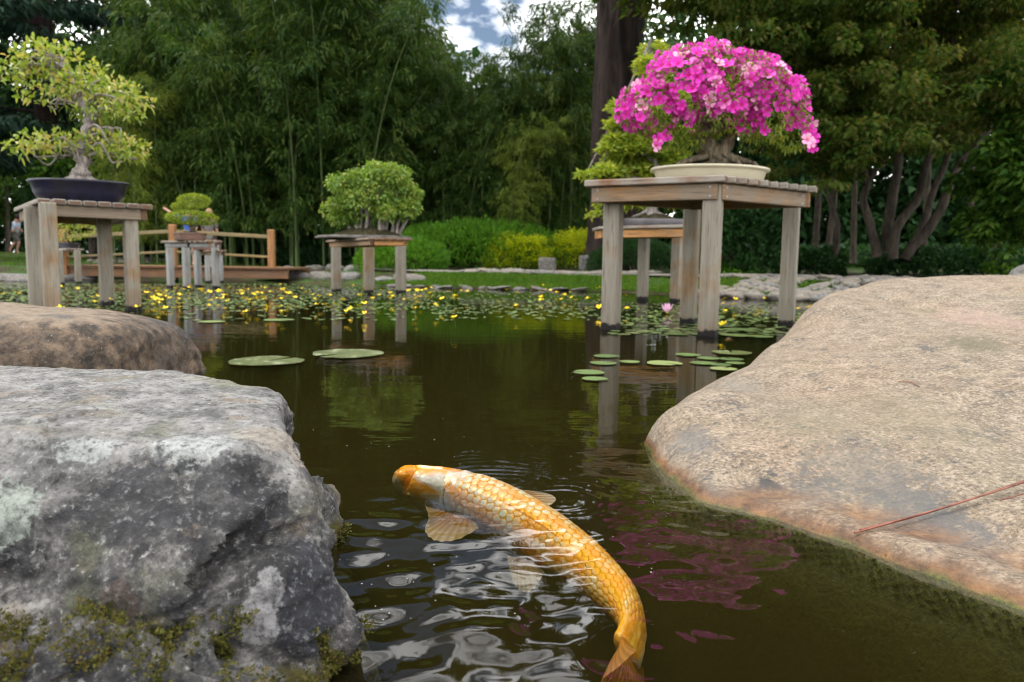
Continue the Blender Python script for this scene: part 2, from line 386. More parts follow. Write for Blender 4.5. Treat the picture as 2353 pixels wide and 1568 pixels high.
# ------------------------------------------------------------ boulders
def rbf(pts, val, Q, lam=1e-6):
    pts = np.asarray(pts); n = len(pts)
    def phi(d): return d*d*np.log(d+1e-9)
    D = np.linalg.norm(pts[:, None]-pts[None], axis=-1); K = phi(D)+lam*np.eye(n)
    Pm = np.c_[np.ones(n), pts]; A_ = np.block([[K, Pm], [Pm.T, np.zeros((3, 3))]])
    w = np.linalg.lstsq(A_, np.r_[val, 0, 0, 0], rcond=None)[0]; out = []
    for q in np.array_split(Q, max(1, len(Q)//20000)):
        d = np.linalg.norm(q[:, None]-pts[None], axis=-1); out.append(phi(d)@w[:n]+np.c_[np.ones(len(q)), q]@w[n:])
    return np.concatenate(out)
# --- right sandstone boulder: surface points (px, py, distance)
cols_ = {
 1497: [(1050, None), (1010, 1.425), (985, 1.46)],
 1540: [(1100, None), (1060, 1.27), (1000, 1.36), (942, 1.50)],
 1600: [(1150, None), (1110, 1.16), (1040, 1.25), (960, 1.38), (900, 1.60)],
 1700: [(1176, None), (1130, 1.12), (1050, 1.20), (960, 1.36), (900, 1.54), (853, 1.80)],
 1765: [(1192, None), (1140, 1.10), (1000, 1.28), (900, 1.56), (800, 2.02)],
 1850: [(1218, None), (1160, 1.06), (1000, 1.26), (880, 1.58), (780, 1.98), (718, 2.30)],
 1930: [(1245, None), (1180, 1.02), (1000, 1.24), (860, 1.60), (740, 2.10), (674, 2.50)],
 2050: [(1290, None), (1220, .96), (1040, 1.15), (900, 1.45), (780, 1.85), (700, 2.25), (653, 2.75)],
 2200: [(1345, None), (1260, .90), (1060, 1.10), (900, 1.38), (780, 1.75), (690, 2.2), (644, 2.85)],
 2353: [(1405, None), (1310, .845), (1120, 1.02), (950, 1.28), (800, 1.62), (700, 2.1), (633, 2.95)],
 2550: [(1480, None), (1380, .80), (1150, .98), (950, 1.26), (800, 1.62), (690, 2.1), (626, 3.0)],
}
pts, val, wl = [], [], []
for px_, L_ in cols_.items():
    for i, (py_, d_) in enumerate(L_):
        q = P(px_, py_, 0) if d_ is None else W(px_, py_, d_)
        pts.append(q[:2]); val.append(q[2])
        if i == 0:
            wl.append(q[:2])
    q = np.array([q[0], q[1]]); dirb = q/np.linalg.norm(q)
    zt_ = val[-1]
    sl_ = (L_[-1][0]-602)/F
    for e, dz in ((.25, -.022), (.55, -.10), (.85, -.32)):
        pts.append(q+dirb*e); val.append(zt_+dz-e*sl_)
wl = np.array(wl)
# underwater skirt in front of the waterline
tan = np.gradient(wl, axis=0); nor = np.stack([tan[:, 1], -tan[:, 0]], -1); nor /= np.linalg.norm(nor, axis=1)[:, None]
cen = np.array([1.4, 1.9])
for i in range(len(wl)):
    n_ = nor[i] if ((wl[i]+nor[i]*.1-cen)@(wl[i]-cen) > (wl[i]-cen)@(wl[i]-cen)) else -nor[i]
    for e, z_ in ((.018, -.025), (.042, -.085), (.075, -.24), (.2, -.5), (.35, -.6)):
        pts.append(wl[i]+n_*e); val.append(z_)
for q, z_ in (((.19, 1.6), -.3), ((.33, 1.95), -.3), ((.22, 1.42), -.2), ((.235, 1.47), -.1), ((.05, 1.5), -.6), ((.6, 2.4), -.2), ((.9, 2.9), -.15), ((1.4, 3.4), -.2), ((2.2, 3.8), -.2), ((3.2, 3.2), .0), ((3.0, 2.2), .26), ((2.6, 1.4), .28), ((2.3, .9), .22), ((1.9, .6), .16), ((3.4, 1.2), .1), ((.70, .86), .055), ((.82, .84), .062), ((.80, .72), .052), ((.95, .74), .068), ((.92, .58), .05), ((1.15, .66), .085), ((1.15, .48), .06), ((1.5, .45), .10), ((1.2, .08), -.2), ((2.2, .1), -.05)):
    pts.append(np.array(q)); val.append(z_)
bx = np.r_[np.arange(.0, 1.7, .0075), np.arange(1.7, 3.5, .03)]; by = np.r_[np.arange(.2, 1.6, .0075), np.arange(1.6, 4., .018)]
X, Y = np.meshgrid(bx, by, indexing='ij'); Q = np.stack([X, Y], -1).reshape(-1, 2)
Zr = rbf(pts, np.array(val), Q, 1e-4)
Q3 = np.c_[Q, Zr]
Zr += .010*fbm(Q3*2.2+4, 4)+.0040*fbm(Q3*9, 4, .55)-.006*np.maximum(0, fbm(Q3*np.array([5, 9, 5.])+9, 3)-.42)
# shallow crack seams
for (a, b, w_, dp) in ((P(1570, 1128, .03), P(1810, 1118, .05), .004, .004), (W(2440, 870, 1.5), W(2240, 800, 1.75), .006, .007)):
    ab = (b-a)[:2]; t = ((Q-a[:2])@ab)/(ab@ab); nw = .012*pn(np.c_[Q*14, 0*Q[:, :1]])
    dd = np.abs((Q[:, 0]-a[0])*ab[1]-(Q[:, 1]-a[1])*ab[0])/np.linalg.norm(ab)
    dd = np.abs(((Q[:, 0]-a[0])*ab[1]-(Q[:, 1]-a[1])*ab[0])/np.linalg.norm(ab)+nw)
    Zr -= dp*np.exp(-(dd/w_)**2)*sstep((t+.05)/.15)*sstep((1.05-t)/.15)
Zr = np.clip(Zr, -.7, 1)
ZR, BX, BY = Zr.reshape(X.shape), bx, by
def rockz(x, y):
    i = np.clip(np.searchsorted(BX, x)-1, 0, len(BX)-2); j = np.clip(np.searchsorted(BY, y)-1, 0, len(BY)-2)
    fx = (x-BX[i])/(BX[i+1]-BX[i]); fy = (y-BY[j])/(BY[j+1]-BY[j])
    return ZR[i, j]*(1-fx)*(1-fy)+ZR[i+1, j]*fx*(1-fy)+ZR[i, j+1]*(1-fx)*fy+ZR[i+1, j+1]*fx*fy
def on_rock(px, py, lift=.0):
    """first hit of the picture ray with the sandstone surface"""
    d = ray(px, py); t = np.linspace(.5, 4., 3000); q = EYE+t[:, None]*d; h = q[:, 2]-rockz(q[:, 0], q[:, 1]); k = np.where(h < 0)[0]; w = q[k[0]] if len(k) else q[900]; w = w.copy(); w[2] = rockz(w[0], w[1])+lift; return w
m = MT('sandstone'); p = m.pos(); z = m.sep(p)[2]
n1 = m.noise(p, 3.2, 6, .6); n2 = m.noise(p, 24, 8, .72); n3_ = m.noise(p, 150, 5, .75); st = m.noise(m.map(p, (1, 1.5, 1.2)), 13, 7, .68, .3)
c = m.ramp(n2, (.36, (.110, .084, .056)), (.5, (.185, .145, .101)), (.64, (.260, .210, .152)))
c = m.mix(m.ramp(n1, (.42, 0.), (.62, .8)), c, m.ramp(n2, (.36, (.155, .106, .066)), (.64, (.262, .190, .130))))
c = m.mix(m.ramp(m.noise(m.map(p, (1, 1, 1), (3, 7, 1)), 5.5, 6, .7), (.54, 0.), (.68, .40)), c, (.17, .15, .085))
c = m.mix(m.ramp(n3_, (.40, .85), (.48, 0.)), c, (.075, .062, .050))
c = m.mix(m.ramp(n3_, (.53, 0.), (.62, .6)), c, (.38, .32, .245))
sp_ = m.math('MULTIPLY', m.ramp(st, (.56, 0.), (.63, 1.)), m.ramp(m.noise(p, 120, 4), (.42, 0.), (.56, .75)))
c = m.mix(sp_, c, (.050, .050, .048))
vp = m.vor(m.map(p, (1, 1.2, 1)), 62); pk = m.math('MULTIPLY', m.ramp(vp, (.10, 1.), (.24, 0.)), m.ramp(m.noise(p, 11, 4), (.50, 0.), (.60, 1.)))
c = m.mix(m.math('MULTIPLY', pk, .7), c, (.06, .052, .045))
for (pp, rad, col, k_) in ((on_rock(1765, 1112), .024, (.035, .035, .033), .95), (on_rock(1640, 1138), .028, (.08, .08, .075), .6), (on_rock(2235, 790), .06, (.09, .08, .045), .7), (on_rock(2130, 800), .022, (.06, .055, .05), .8), (on_rock(1740, 1140), .03, (.06, .06, .055), .75),
                      (on_rock(2000, 1100), .09, (.11, .10, .085), .6), (on_rock(2100, 1180), .07, (.08, .08, .08), .6), (on_rock(1590, 1010), .045, (.09, .09, .09), .65), (on_rock(1860, 1130), .05, (.07, .07, .07), .55), (on_rock(2200, 1230), .05, (.08, .08, .08), .55), (on_rock(1850, 960), .10, (.15, .13, .085), .4), (on_rock(2100, 960), .12, (.16, .135, .085), .4), (on_rock(1700, 890), .05, (.13, .12, .10), .5), (on_rock(2250, 730), .10, (.32, .21, .175), .35)):
    dd = m.dist(p, tuple(pp), (1/rad, .55/rad, 1/rad)); dd = m.math('ADD', dd, m.math('MULTIPLY', m.math('SUBTRACT', m.noise(p, 50, 6, .75), .5), 3.6))
    c = m.mix(m.math('MULTIPLY', m.ramp(dd, (.45, 1.), (1.1, 0.)), k_), c, col)
wz = m.math('ADD', z, m.math('MULTIPLY', m.math('SUBTRACT', m.noise(p, 14, 4), .5), .022))
c = m.mix(m.ramp(wz, (.009, .95), (.021, 0.)), c, m.ramp(n2, (.38, (.07, .03, .012)), (.62, (.21, .10, .035))))
c = m.mix(m.ramp(wz, (-.002, 1.), (.006, 0.)), c, m.ramp(n3_, (.35, (.028, .033, .005)), (.65, (.11, .11, .018))))
rg = m.ramp(wz, (.008, .25), (.026, .72))
h = m.math('SUBTRACT', m.math('ADD', m.math('MULTIPLY', n2, .7), m.math('MULTIPLY', n3_, .6)), m.math('MULTIPLY', pk, .5))
M['sandstone'] = m.done(m.bsdf(c, rg, .35, m.bump(h, .006, .8)))
rb = thing('sandstone_boulder', (1.4, 1.8, 0), 'large smooth tan sandstone boulder sloping into the pond on the right', 'boulder')
o = link('rock', mk('rock', np.stack([X, Y, Zr.reshape(X.shape)], -1).reshape(-1, 3)-np.array([1.4, 1.8, 0]), grid_faces(len(bx), len(by)), M['sandstone']), rb)
# algae fringe hanging in the water along the waterline
ins = np.argwhere((ZR < -.002) & (ZR > -.03)); ok = [(BX[i], BY[j], ZR[i, j]) for i, j in ins if BY[j] < 1.55 and BX[i] < 1.0]
Vv, Ff = [], []
for k in range(14000):
    x0, y0, z0 = ok[rng.integers(len(ok))]; x0 += rng.normal()*.003; y0 += rng.normal()*.003
    l_ = rng.uniform(.003, .010); a_ = rng.uniform(0, 6.28); w_ = .0006
    d_ = np.array([-.5+.5*math.cos(a_), -.7+.5*math.sin(a_), .35*rng.random()-.1])*l_; s_ = np.array([-d_[1], d_[0], 0]); s_ = s_/np.linalg.norm(s_)*w_
    b_ = np.array([x0, y0, z0]); n0 = len(Vv)*1
    Vv += [b_-s_, b_+s_, b_+d_]; Ff.append((n0, n0+1, n0+2))
Vv = np.array(Vv)-np.array([1.4, 1.8, 0]); Vv[:, 2] = np.minimum(Vv[:, 2], -.0015)
M['algae'] = leaf_mat('wet_algae', [(.03, .035, .004), (.08, .085, .008), (.16, .14, .02)], .3, .5, 30)
o = link('algae', mk('algae', Vv, np.array(Ff), M['algae'], False), rb); o['kind'] = 'stuff'

# --- plane-cut rocks (closed bodies)
def ico(sub):
    bm = bmesh.new(); bmesh.ops.create_icosphere(bm, subdivisions=sub, radius=1); v = np.array([x.co[:] for x in bm.verts]); f = np.array([[y.index for y in x.verts] for x in bm.faces]); bm.free(); return v, f
def cutrock(dirs, planes, k=14.):
    s = np.zeros(len(dirs))
    for n_, d_ in planes:
        n_ = np.asarray(n_, float); n_ = n_/np.linalg.norm(n_); c_ = dirs@n_; s = s+np.where(c_ > 0, (np.maximum(c_, 0)/d_), 0)**k
    return dirs*(s**(-1/k))[:, None]
def sphere_grid(nt_, np_):
    """cube-sphere with n x n per face"""
    n = nt_; t = np.tan(np.linspace(-PI/4, PI/4, n)); A_, B_ = np.meshgrid(t, t, indexing='ij'); o_ = np.ones_like(A_); Vs, Fs, k = [], [], 0
    for f in ((o_, A_, B_), (-o_, B_, A_), (A_, o_*1, -B_), (B_, -o_, A_*1), (A_, B_, o_), (B_, A_, -o_)):
        v = np.stack(f, -1).reshape(-1, 3); v /= np.linalg.norm(v, axis=1)[:, None]; Vs.append(v); Fs.append(grid_faces(n, n)+k); k += n*n
    V = np.concatenate(Vs); Fq = np.concatenate(Fs)
    key = np.round(V*1e5).astype(int); u, idx, inv = np.unique(key, axis=0, return_index=True, return_inverse=True); inv = inv.ravel()
    return V[idx], inv[Fq]
def fixn(me):
    bm = bmesh.new(); bm.from_mesh(me); bmesh.ops.recalc_face_normals(bm, faces=bm.faces[:]); bm.to_mesh(me); bm.free()
    me.polygons.foreach_set('use_smooth', np.ones(len(me.polygons), bool)); return me
from mathutils.bvhtree import BVHTree
# front-left granite block
O = np.array([-.88, .72, -.05])
def pl(n_, through):
    n_ = np.array(n_, float); n_ /= np.linalg.norm(n_); return n_, float(n_@(np.array(through)-O))
ct = P(640, 905, .195)          # right-hand top corner
tb = P(440, 846, .200)          # top back edge
fe = P(300, 1030, .190)
planes = [pl((.03, .03, 1), W(300, 930, .84)),
          pl((.02, -.78, .70), P(300, 1030, .188)), pl((.10, -.96, .22), (-.5, .505, .05)),
          pl((.85, .28, .48), P(662, 950, .18)), pl((.93, .33, .20), P(760, 1240, .005)),
          pl((.55, .85, .55), P(520, 862, .19)), pl((0, 1, .25), (-.9, 1.17, .17)), pl((.6, -.5, .6), P(850, 1470, .03)),
          ((-1, 0, 0), 1.5), ((0, 0, -1), .4), pl((.8, -.5, .1), P(940, 1800, .01))]
dirs, fq = sphere_grid(230, 0)
Vr = cutrock(dirs, planes, 60.)
Nn = Vr/np.linalg.norm(Vr, axis=1)[:, None]
Vw = Vr+O
up = sstep((Vw[:, 2]-.12)/.06)
steep = 1-sstep((Nn[:, 2]*0+(Vw[:, 2]-.13))/.05)
d1 = .026*fbm(Vw*5.5+3, 4, .55)*(.35+.65*steep)
d2 = .015*fbm(Vw*np.array([13, 13, 20.])+7, 5, .58, True)*(.25+.75*steep)-.004
d3 = .0035*fbm(Vw*np.array([40, 60, 70.]), 4, .6)
crag = -.026*sstep((fbm(Vw*np.array([8, 8, 12.])+21, 3)-.10)/.14)*steep
bv_ = BVHTree.FromPolygons([tuple(v) for v in Vw], [tuple(int(i) for i in f) for f in fq])
def hitg(px, py):
    h = bv_.ray_cast(Vector(EYE), Vector(ray(px, py)))[0]; return np.array(h) if h else P(px, py, .05)
cav = hitg(570, 1290); dcv = Vw-np.array([cav[0], cav[1], cav[2]])
u_ = hitg(620, 1250)-hitg(500, 1400); u_ /= np.linalg.norm(u_); al = dcv@u_; pe = np.linalg.norm(dcv-al[:, None]*u_, axis=1)
crag += -.060*np.exp(-(al/.07)**2-(pe/.014)**2)
for (a_, b_, c_, d_, dp_, w_) in ((0, 1330, 330, 1400, .034, .010), (330, 1400, 520, 1480, .036, .010), (440, 1080, 640, 1095, .014, .008), (0, 1240, 200, 1300, .020, .008), (690, 1230, 800, 1330, .024, .008), (640, 1480, 800, 1540, .024, .010), (640, 1250, 690, 1230, .024, .008), (100, 1120, 330, 1160, .010, .007)):
    q0_, q1_ = hitg(a_, b_), hitg(c_, d_); ab_ = q1_-q0_; t__ = np.clip(((Vw-q0_)@ab_)/(ab_@ab_), 0, 1); crag += -dp_*np.exp(-(np.linalg.norm(Vw-q0_-t__[:, None]*ab_, axis=1)/w_+.8*pn(Vw*40))**2)
def facets(V, nseed, amp, tilt, seed, mask):
    r = np.random.default_rng(seed); S_ = V[r.choice(len(V), nseed, p=mask/mask.sum())]; h_ = r.normal(size=nseed)*amp; g_ = r.normal(size=(nseed, 3))*tilt; out = np.zeros(len(V))
    Vj = V+.006*np.stack([pn(V*30+k) for k in (1, 7, 13)], -1)
    for c_ in np.array_split(np.arange(len(V)), 12):
        d_ = ((Vj[c_][:, None]*np.array([1, 1, 1.25])-S_[None]*np.array([1, 1, 1.25]))**2).sum(-1); o_ = np.argpartition(d_, 1, axis=1)[:, :2]; dd_ = np.take_along_axis(d_, o_, 1); sw = dd_[:, 0] > dd_[:, 1]; o_[sw] = o_[sw][:, ::-1]
        a_, b_ = o_[:, 0], o_[:, 1]; ea = np.sqrt(d_[np.arange(len(c_)), a_]); eb = np.sqrt(d_[np.arange(len(c_)), b_]); w_ = .5*(1-sstep((eb-ea)/.005))
        va_ = h_[a_]+((V[c_]-S_[a_])*g_[a_]).sum(1); vb_ = h_[b_]+((V[c_]-S_[b_])*g_[b_]).sum(1); out[c_] = va_*(1-w_)+vb_*w_
    return out
fm_ = (Vw[:, 1] < 1.15)*(Vw[:, 0] > -1.1)*(Vw[:, 2] > -.05)+1e-4
fac = facets(Vw, 90, .010, .28, 5, fm_)+facets(Vw, 420, .0035, .22, 6, fm_)
fac = np.clip(fac, -.030, .009)
Vw = Vw+Nn*(d1*.8+d2*.6+d3+crag+fac*(.18+.82*steep))[:, None]
m = MT('lichen_granite'); p = m.pos(); z = m.sep(p)[2]; nz_ = m.sep(m.nrm())[2]
n1 = m.noise(p, 7, 7, .65); n2 = m.noise(m.map(p, (1, .8, 1.)), 30, 8, .74); n3_ = m.noise(p, 140, 5, .75); n4 = m.noise(m.map(p, (1, 1, 1), (5, 3, 9)), 15, 6, .65)
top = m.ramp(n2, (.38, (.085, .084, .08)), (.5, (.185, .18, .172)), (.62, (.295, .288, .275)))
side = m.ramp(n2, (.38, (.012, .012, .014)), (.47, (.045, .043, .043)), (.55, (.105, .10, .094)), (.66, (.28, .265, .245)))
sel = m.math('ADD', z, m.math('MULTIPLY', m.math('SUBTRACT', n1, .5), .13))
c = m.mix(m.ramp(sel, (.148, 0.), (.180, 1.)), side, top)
c = m.mix(m.ramp(n4, (.56, 0.), (.68, .55)), c, (.23, .165, .10))
c = m.mix(m.ramp(m.noise(m.map(p, (1, 1, 1), (1, 8, 2)), 9, 5), (.56, 0.), (.70, .6)), c, (.17, .175, .10))
c = m.mix(m.ramp(n3_, (.34, .6), (.46, 0.)), c, (.05, .045, .045))
c = m.mix(m.ramp(n3_, (.60, 0.), (.72, .6)), c, (.60, .59, .57))
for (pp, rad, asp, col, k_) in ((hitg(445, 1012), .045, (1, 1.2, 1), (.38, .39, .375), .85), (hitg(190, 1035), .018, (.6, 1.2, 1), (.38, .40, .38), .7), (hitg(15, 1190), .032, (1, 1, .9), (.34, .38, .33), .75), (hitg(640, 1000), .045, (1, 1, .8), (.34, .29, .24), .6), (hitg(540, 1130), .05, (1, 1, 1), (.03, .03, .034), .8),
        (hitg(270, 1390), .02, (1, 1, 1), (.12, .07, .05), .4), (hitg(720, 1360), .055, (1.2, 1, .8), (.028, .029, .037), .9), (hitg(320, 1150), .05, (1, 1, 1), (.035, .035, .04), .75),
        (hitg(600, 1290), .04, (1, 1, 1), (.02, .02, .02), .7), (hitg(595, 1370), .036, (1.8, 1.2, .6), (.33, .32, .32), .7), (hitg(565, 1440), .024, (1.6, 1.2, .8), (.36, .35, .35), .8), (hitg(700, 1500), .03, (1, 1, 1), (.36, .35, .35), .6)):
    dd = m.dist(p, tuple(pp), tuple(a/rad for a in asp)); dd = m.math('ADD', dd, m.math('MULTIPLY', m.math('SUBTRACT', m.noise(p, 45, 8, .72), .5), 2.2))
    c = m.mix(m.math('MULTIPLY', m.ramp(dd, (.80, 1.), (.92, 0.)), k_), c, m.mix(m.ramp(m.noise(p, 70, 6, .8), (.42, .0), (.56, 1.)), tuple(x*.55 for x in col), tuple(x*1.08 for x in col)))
c = m.mix(m.ramp(n3_, (.55, 0.), (.66, .45)), c, (.36, .355, .34)); c = m.mix(m.ramp(n3_, (.36, .6), (.46, 0.)), c, (.03, .03, .03))
mz = m.math('ADD', z, m.math('MULTIPLY', m.math('SUBTRACT', n4, .5), .09))
c = m.mix(m.ramp(mz, (.006, 1.), (.016, 0.)), c, m.ramp(n2, (.3, (.028, .025, .006)), (.7, (.12, .10, .02))))
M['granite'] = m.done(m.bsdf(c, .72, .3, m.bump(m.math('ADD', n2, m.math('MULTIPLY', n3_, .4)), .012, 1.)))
gb = thing('granite_boulder', (-.88, .72, 0), 'big rough grey boulder with white lichen patches and moss along its foot', 'boulder')
me = fixn(mk('rock', Vw-np.array([-.88, .72, 0]), fq, M['granite'])); o = link('rock', me, gb)
# moss cushions low on the block
fn = np.zeros(len(me.vertices)*3, np.float32); me.vertices.foreach_get('normal', fn); fn = fn.reshape(-1, 3)
mk_ = (Vw[:, 1] < .95) & (Vw[:, 0] > -.75) & (Vw[:, 2] > .0)
lowline = .004+.02*fbm(Vw*12+2, 3)+.075*sstep((.66-Vw[:, 1])/.12)
idx = np.where(mk_ & (Vw[:, 2] < lowline+.012) & (fbm(Vw*22+40, 2) > -.12))[0]
base, bfac = ico(1); Vv, Ff = [], []; tuft = []
for k in range(26000):
    i = idx[rng.integers(len(idx))]; q = Vw[i]+fn[i]*rng.uniform(0, .008)+rng.normal(size=3)*.0018
    r_ = rng.uniform(.0016, .0036)
    for s in range(3):
        d_ = fn[i]*1.1+rng.normal(size=3)*.8; d_ /= np.linalg.norm(d_); t_ = np.cross(d_, rng.normal(size=3)); t_ /= np.linalg.norm(t_)
        n0 = len(tuft); a0 = q+rng.normal(size=3)*.0012
        tuft += [a0-t_*r_*.3, a0+d_*r_*.6-t_*r_*.36, a0+d_*r_*1.35, a0+d_*r_*.6+t_*r_*.36]
        Ff.append((n0, n0+1, n0+2, n0+3))
M['moss'] = leaf_mat('moss', [(.018, .020, .003), (.05, .055, .007), (.095, .092, .014), (.12, .085, .03)], .25, .7, 22, .2)
o = link('moss', mk('moss', np.array(tuft)-np.array([-.88, .72, 0]), np.array(Ff), M['moss']), gb); o['kind'] = 'stuff'
# algae skirt on the pond side of the block
# mid-left brown boulder
O = np.array([-1.75, 2.15, 0.])
planes = [pl((.04, .05, 1), P(150, 715, .205)), pl((.0, -.75, .66), P(200, 745, .19)), pl((.05, -.98, .15), P(200, 850, .08)),
          pl((.75, -.3, .55), P(410, 765, .16)), pl((.97, .0, .12), P(474, 850, .0)), pl((.3, 1, .3), (-1.7, 2.65, .15)), ((-1, 0, 0), 1.0), ((0, 0, -1), .45), pl((.35, .2, 1), P(370, 742, .19))]
dirs, fq = sphere_grid(110, 0); Vr = cutrock(dirs, planes, 12.); Nn = Vr/np.linalg.norm(Vr, axis=1)[:, None]; Vw = Vr+O
Vw = Vw+Nn*(.018*fbm(Vw*3.5+11, 4)+.010*fbm(Vw*12+1, 4, .6, True)*(1-sstep((Vw[:, 2]-.13)/.06))+.003*fbm(Vw*40, 3))[:, None]
m = MT('brown_stone'); p = m.pos(); z = m.sep(p)[2]; n1 = m.noise(p, 6, 6, .65); n2 = m.noise(p, 24, 7, .7); n3_ = m.noise(p, 80, 4, .7)
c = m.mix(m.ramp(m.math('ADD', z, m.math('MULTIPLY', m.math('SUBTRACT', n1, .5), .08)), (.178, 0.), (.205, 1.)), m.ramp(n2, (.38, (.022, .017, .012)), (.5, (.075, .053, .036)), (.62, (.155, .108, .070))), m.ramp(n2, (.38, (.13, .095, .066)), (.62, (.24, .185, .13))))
c = m.mix(m.ramp(n1, (.56, 0.), (.66, .8)), c, (.035, .035, .036)); c = m.mix(m.ramp(n3_, (.62, 0.), (.74, .6)), c, (.38, .38, .36))
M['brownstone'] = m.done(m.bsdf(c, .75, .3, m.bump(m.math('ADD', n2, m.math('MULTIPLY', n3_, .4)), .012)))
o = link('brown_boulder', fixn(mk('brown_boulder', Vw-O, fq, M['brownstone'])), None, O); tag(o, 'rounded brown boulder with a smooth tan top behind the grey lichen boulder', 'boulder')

# generic stones
m = MT('grey_stone'); p = m.obj(); r = m.rnd(); n1 = m.noise(m.pos(), 5, 6, .65); n2 = m.noise(m.pos(), 30, 6, .7)
c = m.ramp(n2, (.36, (.075, .072, .07)), (.5, (.15, .145, .135)), (.64, (.26, .25, .235))); c = m.mix(m.ramp(r, (0., 0.), (1., .5)), c, (.16, .13, .10)); c = m.mix(m.ramp(n1, (.55, 0.), (.68, .7)), c, (.06, .07, .03))
M['stone'] = m.done(m.bsdf(c, .85, .25, m.bump(n2, .02)))
m = MT('pale_stone'); n2 = m.noise(m.pos(), 26, 6, .7); r = m.rnd()
c = m.ramp(n2, (.36, (.085, .083, .078)), (.5, (.165, .16, .148)), (.64, (.26, .25, .232))); c = m.mix(m.ramp(r, (0., 0.), (1., .6)), c, (.27, .22, .16))
M['pale'] = m.done(m.bsdf(c, .85, .25, m.bump(n2, .02)))
def stone_mesh(seed, mat, sub=3):
    v, f = ico(sub); r = np.random.default_rng(seed); pls = [(r.normal(size=3), r.uniform(.7, 1.)) for _ in range(16)]
    V = cutrock(v, [(n/np.linalg.norm(n), d) for n, d in pls], 9.); V = np.clip(V, -1.15, 1.15)
    V = V*(1+.16*fbm(v*1.6+seed, 4))[:, None]; return mk('stone', V, f, mat)
ST = [stone_mesh(s, M['stone']) for s in range(5)]; SP = [stone_mesh(s+9, M['pale'], 2) for s in range(6)]
def stone(name, me, c, s, parent=None, tilt=.2):
    o = link(name, me, parent); o.location = Vector(c)-(parent.location if parent else Vector((0, 0, 0))); o.scale = s; o.rotation_euler = (R_.uniform(-tilt, tilt), R_.uniform(-tilt, tilt), R_.uniform(-.6, .6)); return o
bould = [(677, 643, 58, 36, 'rounded grey boulder at the water beside the end of the wooden bridge'), (735, 644, 66, 30, 'low grey boulder with a sloping top right of the bridge end boulder'),
         (800, 646, 70, 30, 'grey boulder at the waterline behind the left leg of the bonsai forest table'), (950, 652, 74, 34, 'broad flat topped grey boulder just right of the bonsai forest table'), (712, 622, 40, 20, 'small grey boulder higher up the bank above the two bridge end boulders'),
         (660, 621, 30, 16, 'smallest grey boulder on the bank above the bridge end'), (765, 622, 44, 22, 'grey boulder on the upper bank left of the bonsai forest table'), (815, 624, 50, 22, 'grey upper bank boulder seen between the legs of the bonsai forest table'),
         (30, 648, 110, 26, 'long dark boulder on the left shore below the lawn'), (148, 648, 90, 24, 'dark flat boulder seen between the legs of the table with the blue pot'), (880, 648, 60, 20, 'low grey stone behind the right leg of the bonsai forest table')]
for i, (a, b, w_, h_, lab) in enumerate(bould):
    g = G(a, b-2); d = g[1]; s = w_/2/F*d
    o = stone('shore_boulder', ST[i % 5], (g[0], g[1]+s*.4, gz1(g[0], g[1])+.0), (s, s*.8, h_/1.5/F*d), None, .1); tag(o, lab, 'boulder', 'boulders along the far shore')
o = stone('far_right_boulder', ST[2], W(2420, 640, 5.2), (.3, .3, .16)); tag(o, 'grey boulder peeping up behind the top of the sandstone boulder at right', 'boulder')

gv = MB(); r_g = np.random.default_rng(61); v8, f8 = ico(1)
for k in range(420):
    g = G(r_g.uniform(205, 425), r_g.uniform(584, 606)); s_g = r_g.uniform(.05, .13); gv.add(v8*np.array([s_g, s_g, s_g*.45])*(1+.15*r_g.normal(size=(len(v8), 1)))+np.array([g[0], g[1], gz1(g[0], g[1])+.01]), f8)
o = link('pebble_bank', gv.mesh('pebble_bank', M['pale'])); tag(o, 'bank of pale pebbles behind the footbridge', 'pebbles', None, 'stuff')
# stone revetment, path and edging: stones are parts of the pieces of the setting they lie in
def shore_pt(px):
    """point on the far shoreline at picture column px and its outward normal"""
    ys = np.interp(px, [f[0] for f in far], [f[1] for f in far]); a = P(px-12, np.interp(px-12, [f[0] for f in far], [f[1] for f in far])); b = P(px+12, np.interp(px+12, [f[0] for f in far], [f[1] for f in far]))
    t = (b-a)[:2]; t /= np.linalg.norm(t); n = np.array([-t[1], t[0]]); return P(px, ys)[:2], n, t
def strip(name, p0, p1, o0, o1, mat, lift, kind='structure'):
    Vs = []; ks = np.linspace(p0, p1, 70)
    for k in ks:
        q, n, t = shore_pt(k)
        for o_ in np.linspace(o0, o1, 9):
            w = q+n*(o_+.12*math.sin(k*.013)); Vs.append((w[0], w[1], 0))
    Vs = np.array(Vs); Vs[:, 2] = gz(Vs[:, 0], Vs[:, 1])+lift
    o = link(name, mk(name, Vs, grid_faces(70, 9), mat)); tag(o, kind=kind); return o
path = strip('path', 560, 2500, 1.35, 2.25, M['pale'], .03)
rev = thing('stone_revetment', tuple(G(1720, 665)), 'sloping revetment of pale flat stones at the water behind the azalea table', 'stone bank')
k = 0
for row in range(9):
    px = 1590+R_.uniform(0, 20)
    while px < 2100:
        q, n, t = shore_pt(px); w = q+n*(.02+row*.155+R_.uniform(-.02, .02)); s = R_.uniform(.08, .15)
        z0 = gz1(w[0], w[1])
        stone('stone', SP[k % 6], (w[0], w[1], z0+.012), (s, s*.62, .055), rev, .22); k += 1
        px += s*2.05/9.*F*.95
edge = thing('stone_edging', tuple(G(1150, 664)), 'row of small grey stones edging the far waterline in front of the grass', 'stone edging')
px = 905.
while px < 1340:
    q, n, t = shore_pt(px); s = R_.uniform(.06, .15); w = q+n*R_.uniform(-.02, .10)
    stone('stone', ST[k % 5], (w[0], w[1], .015), (s, s*.7, .03), edge, .2); k += 1; px += s*1.9/9.5*F
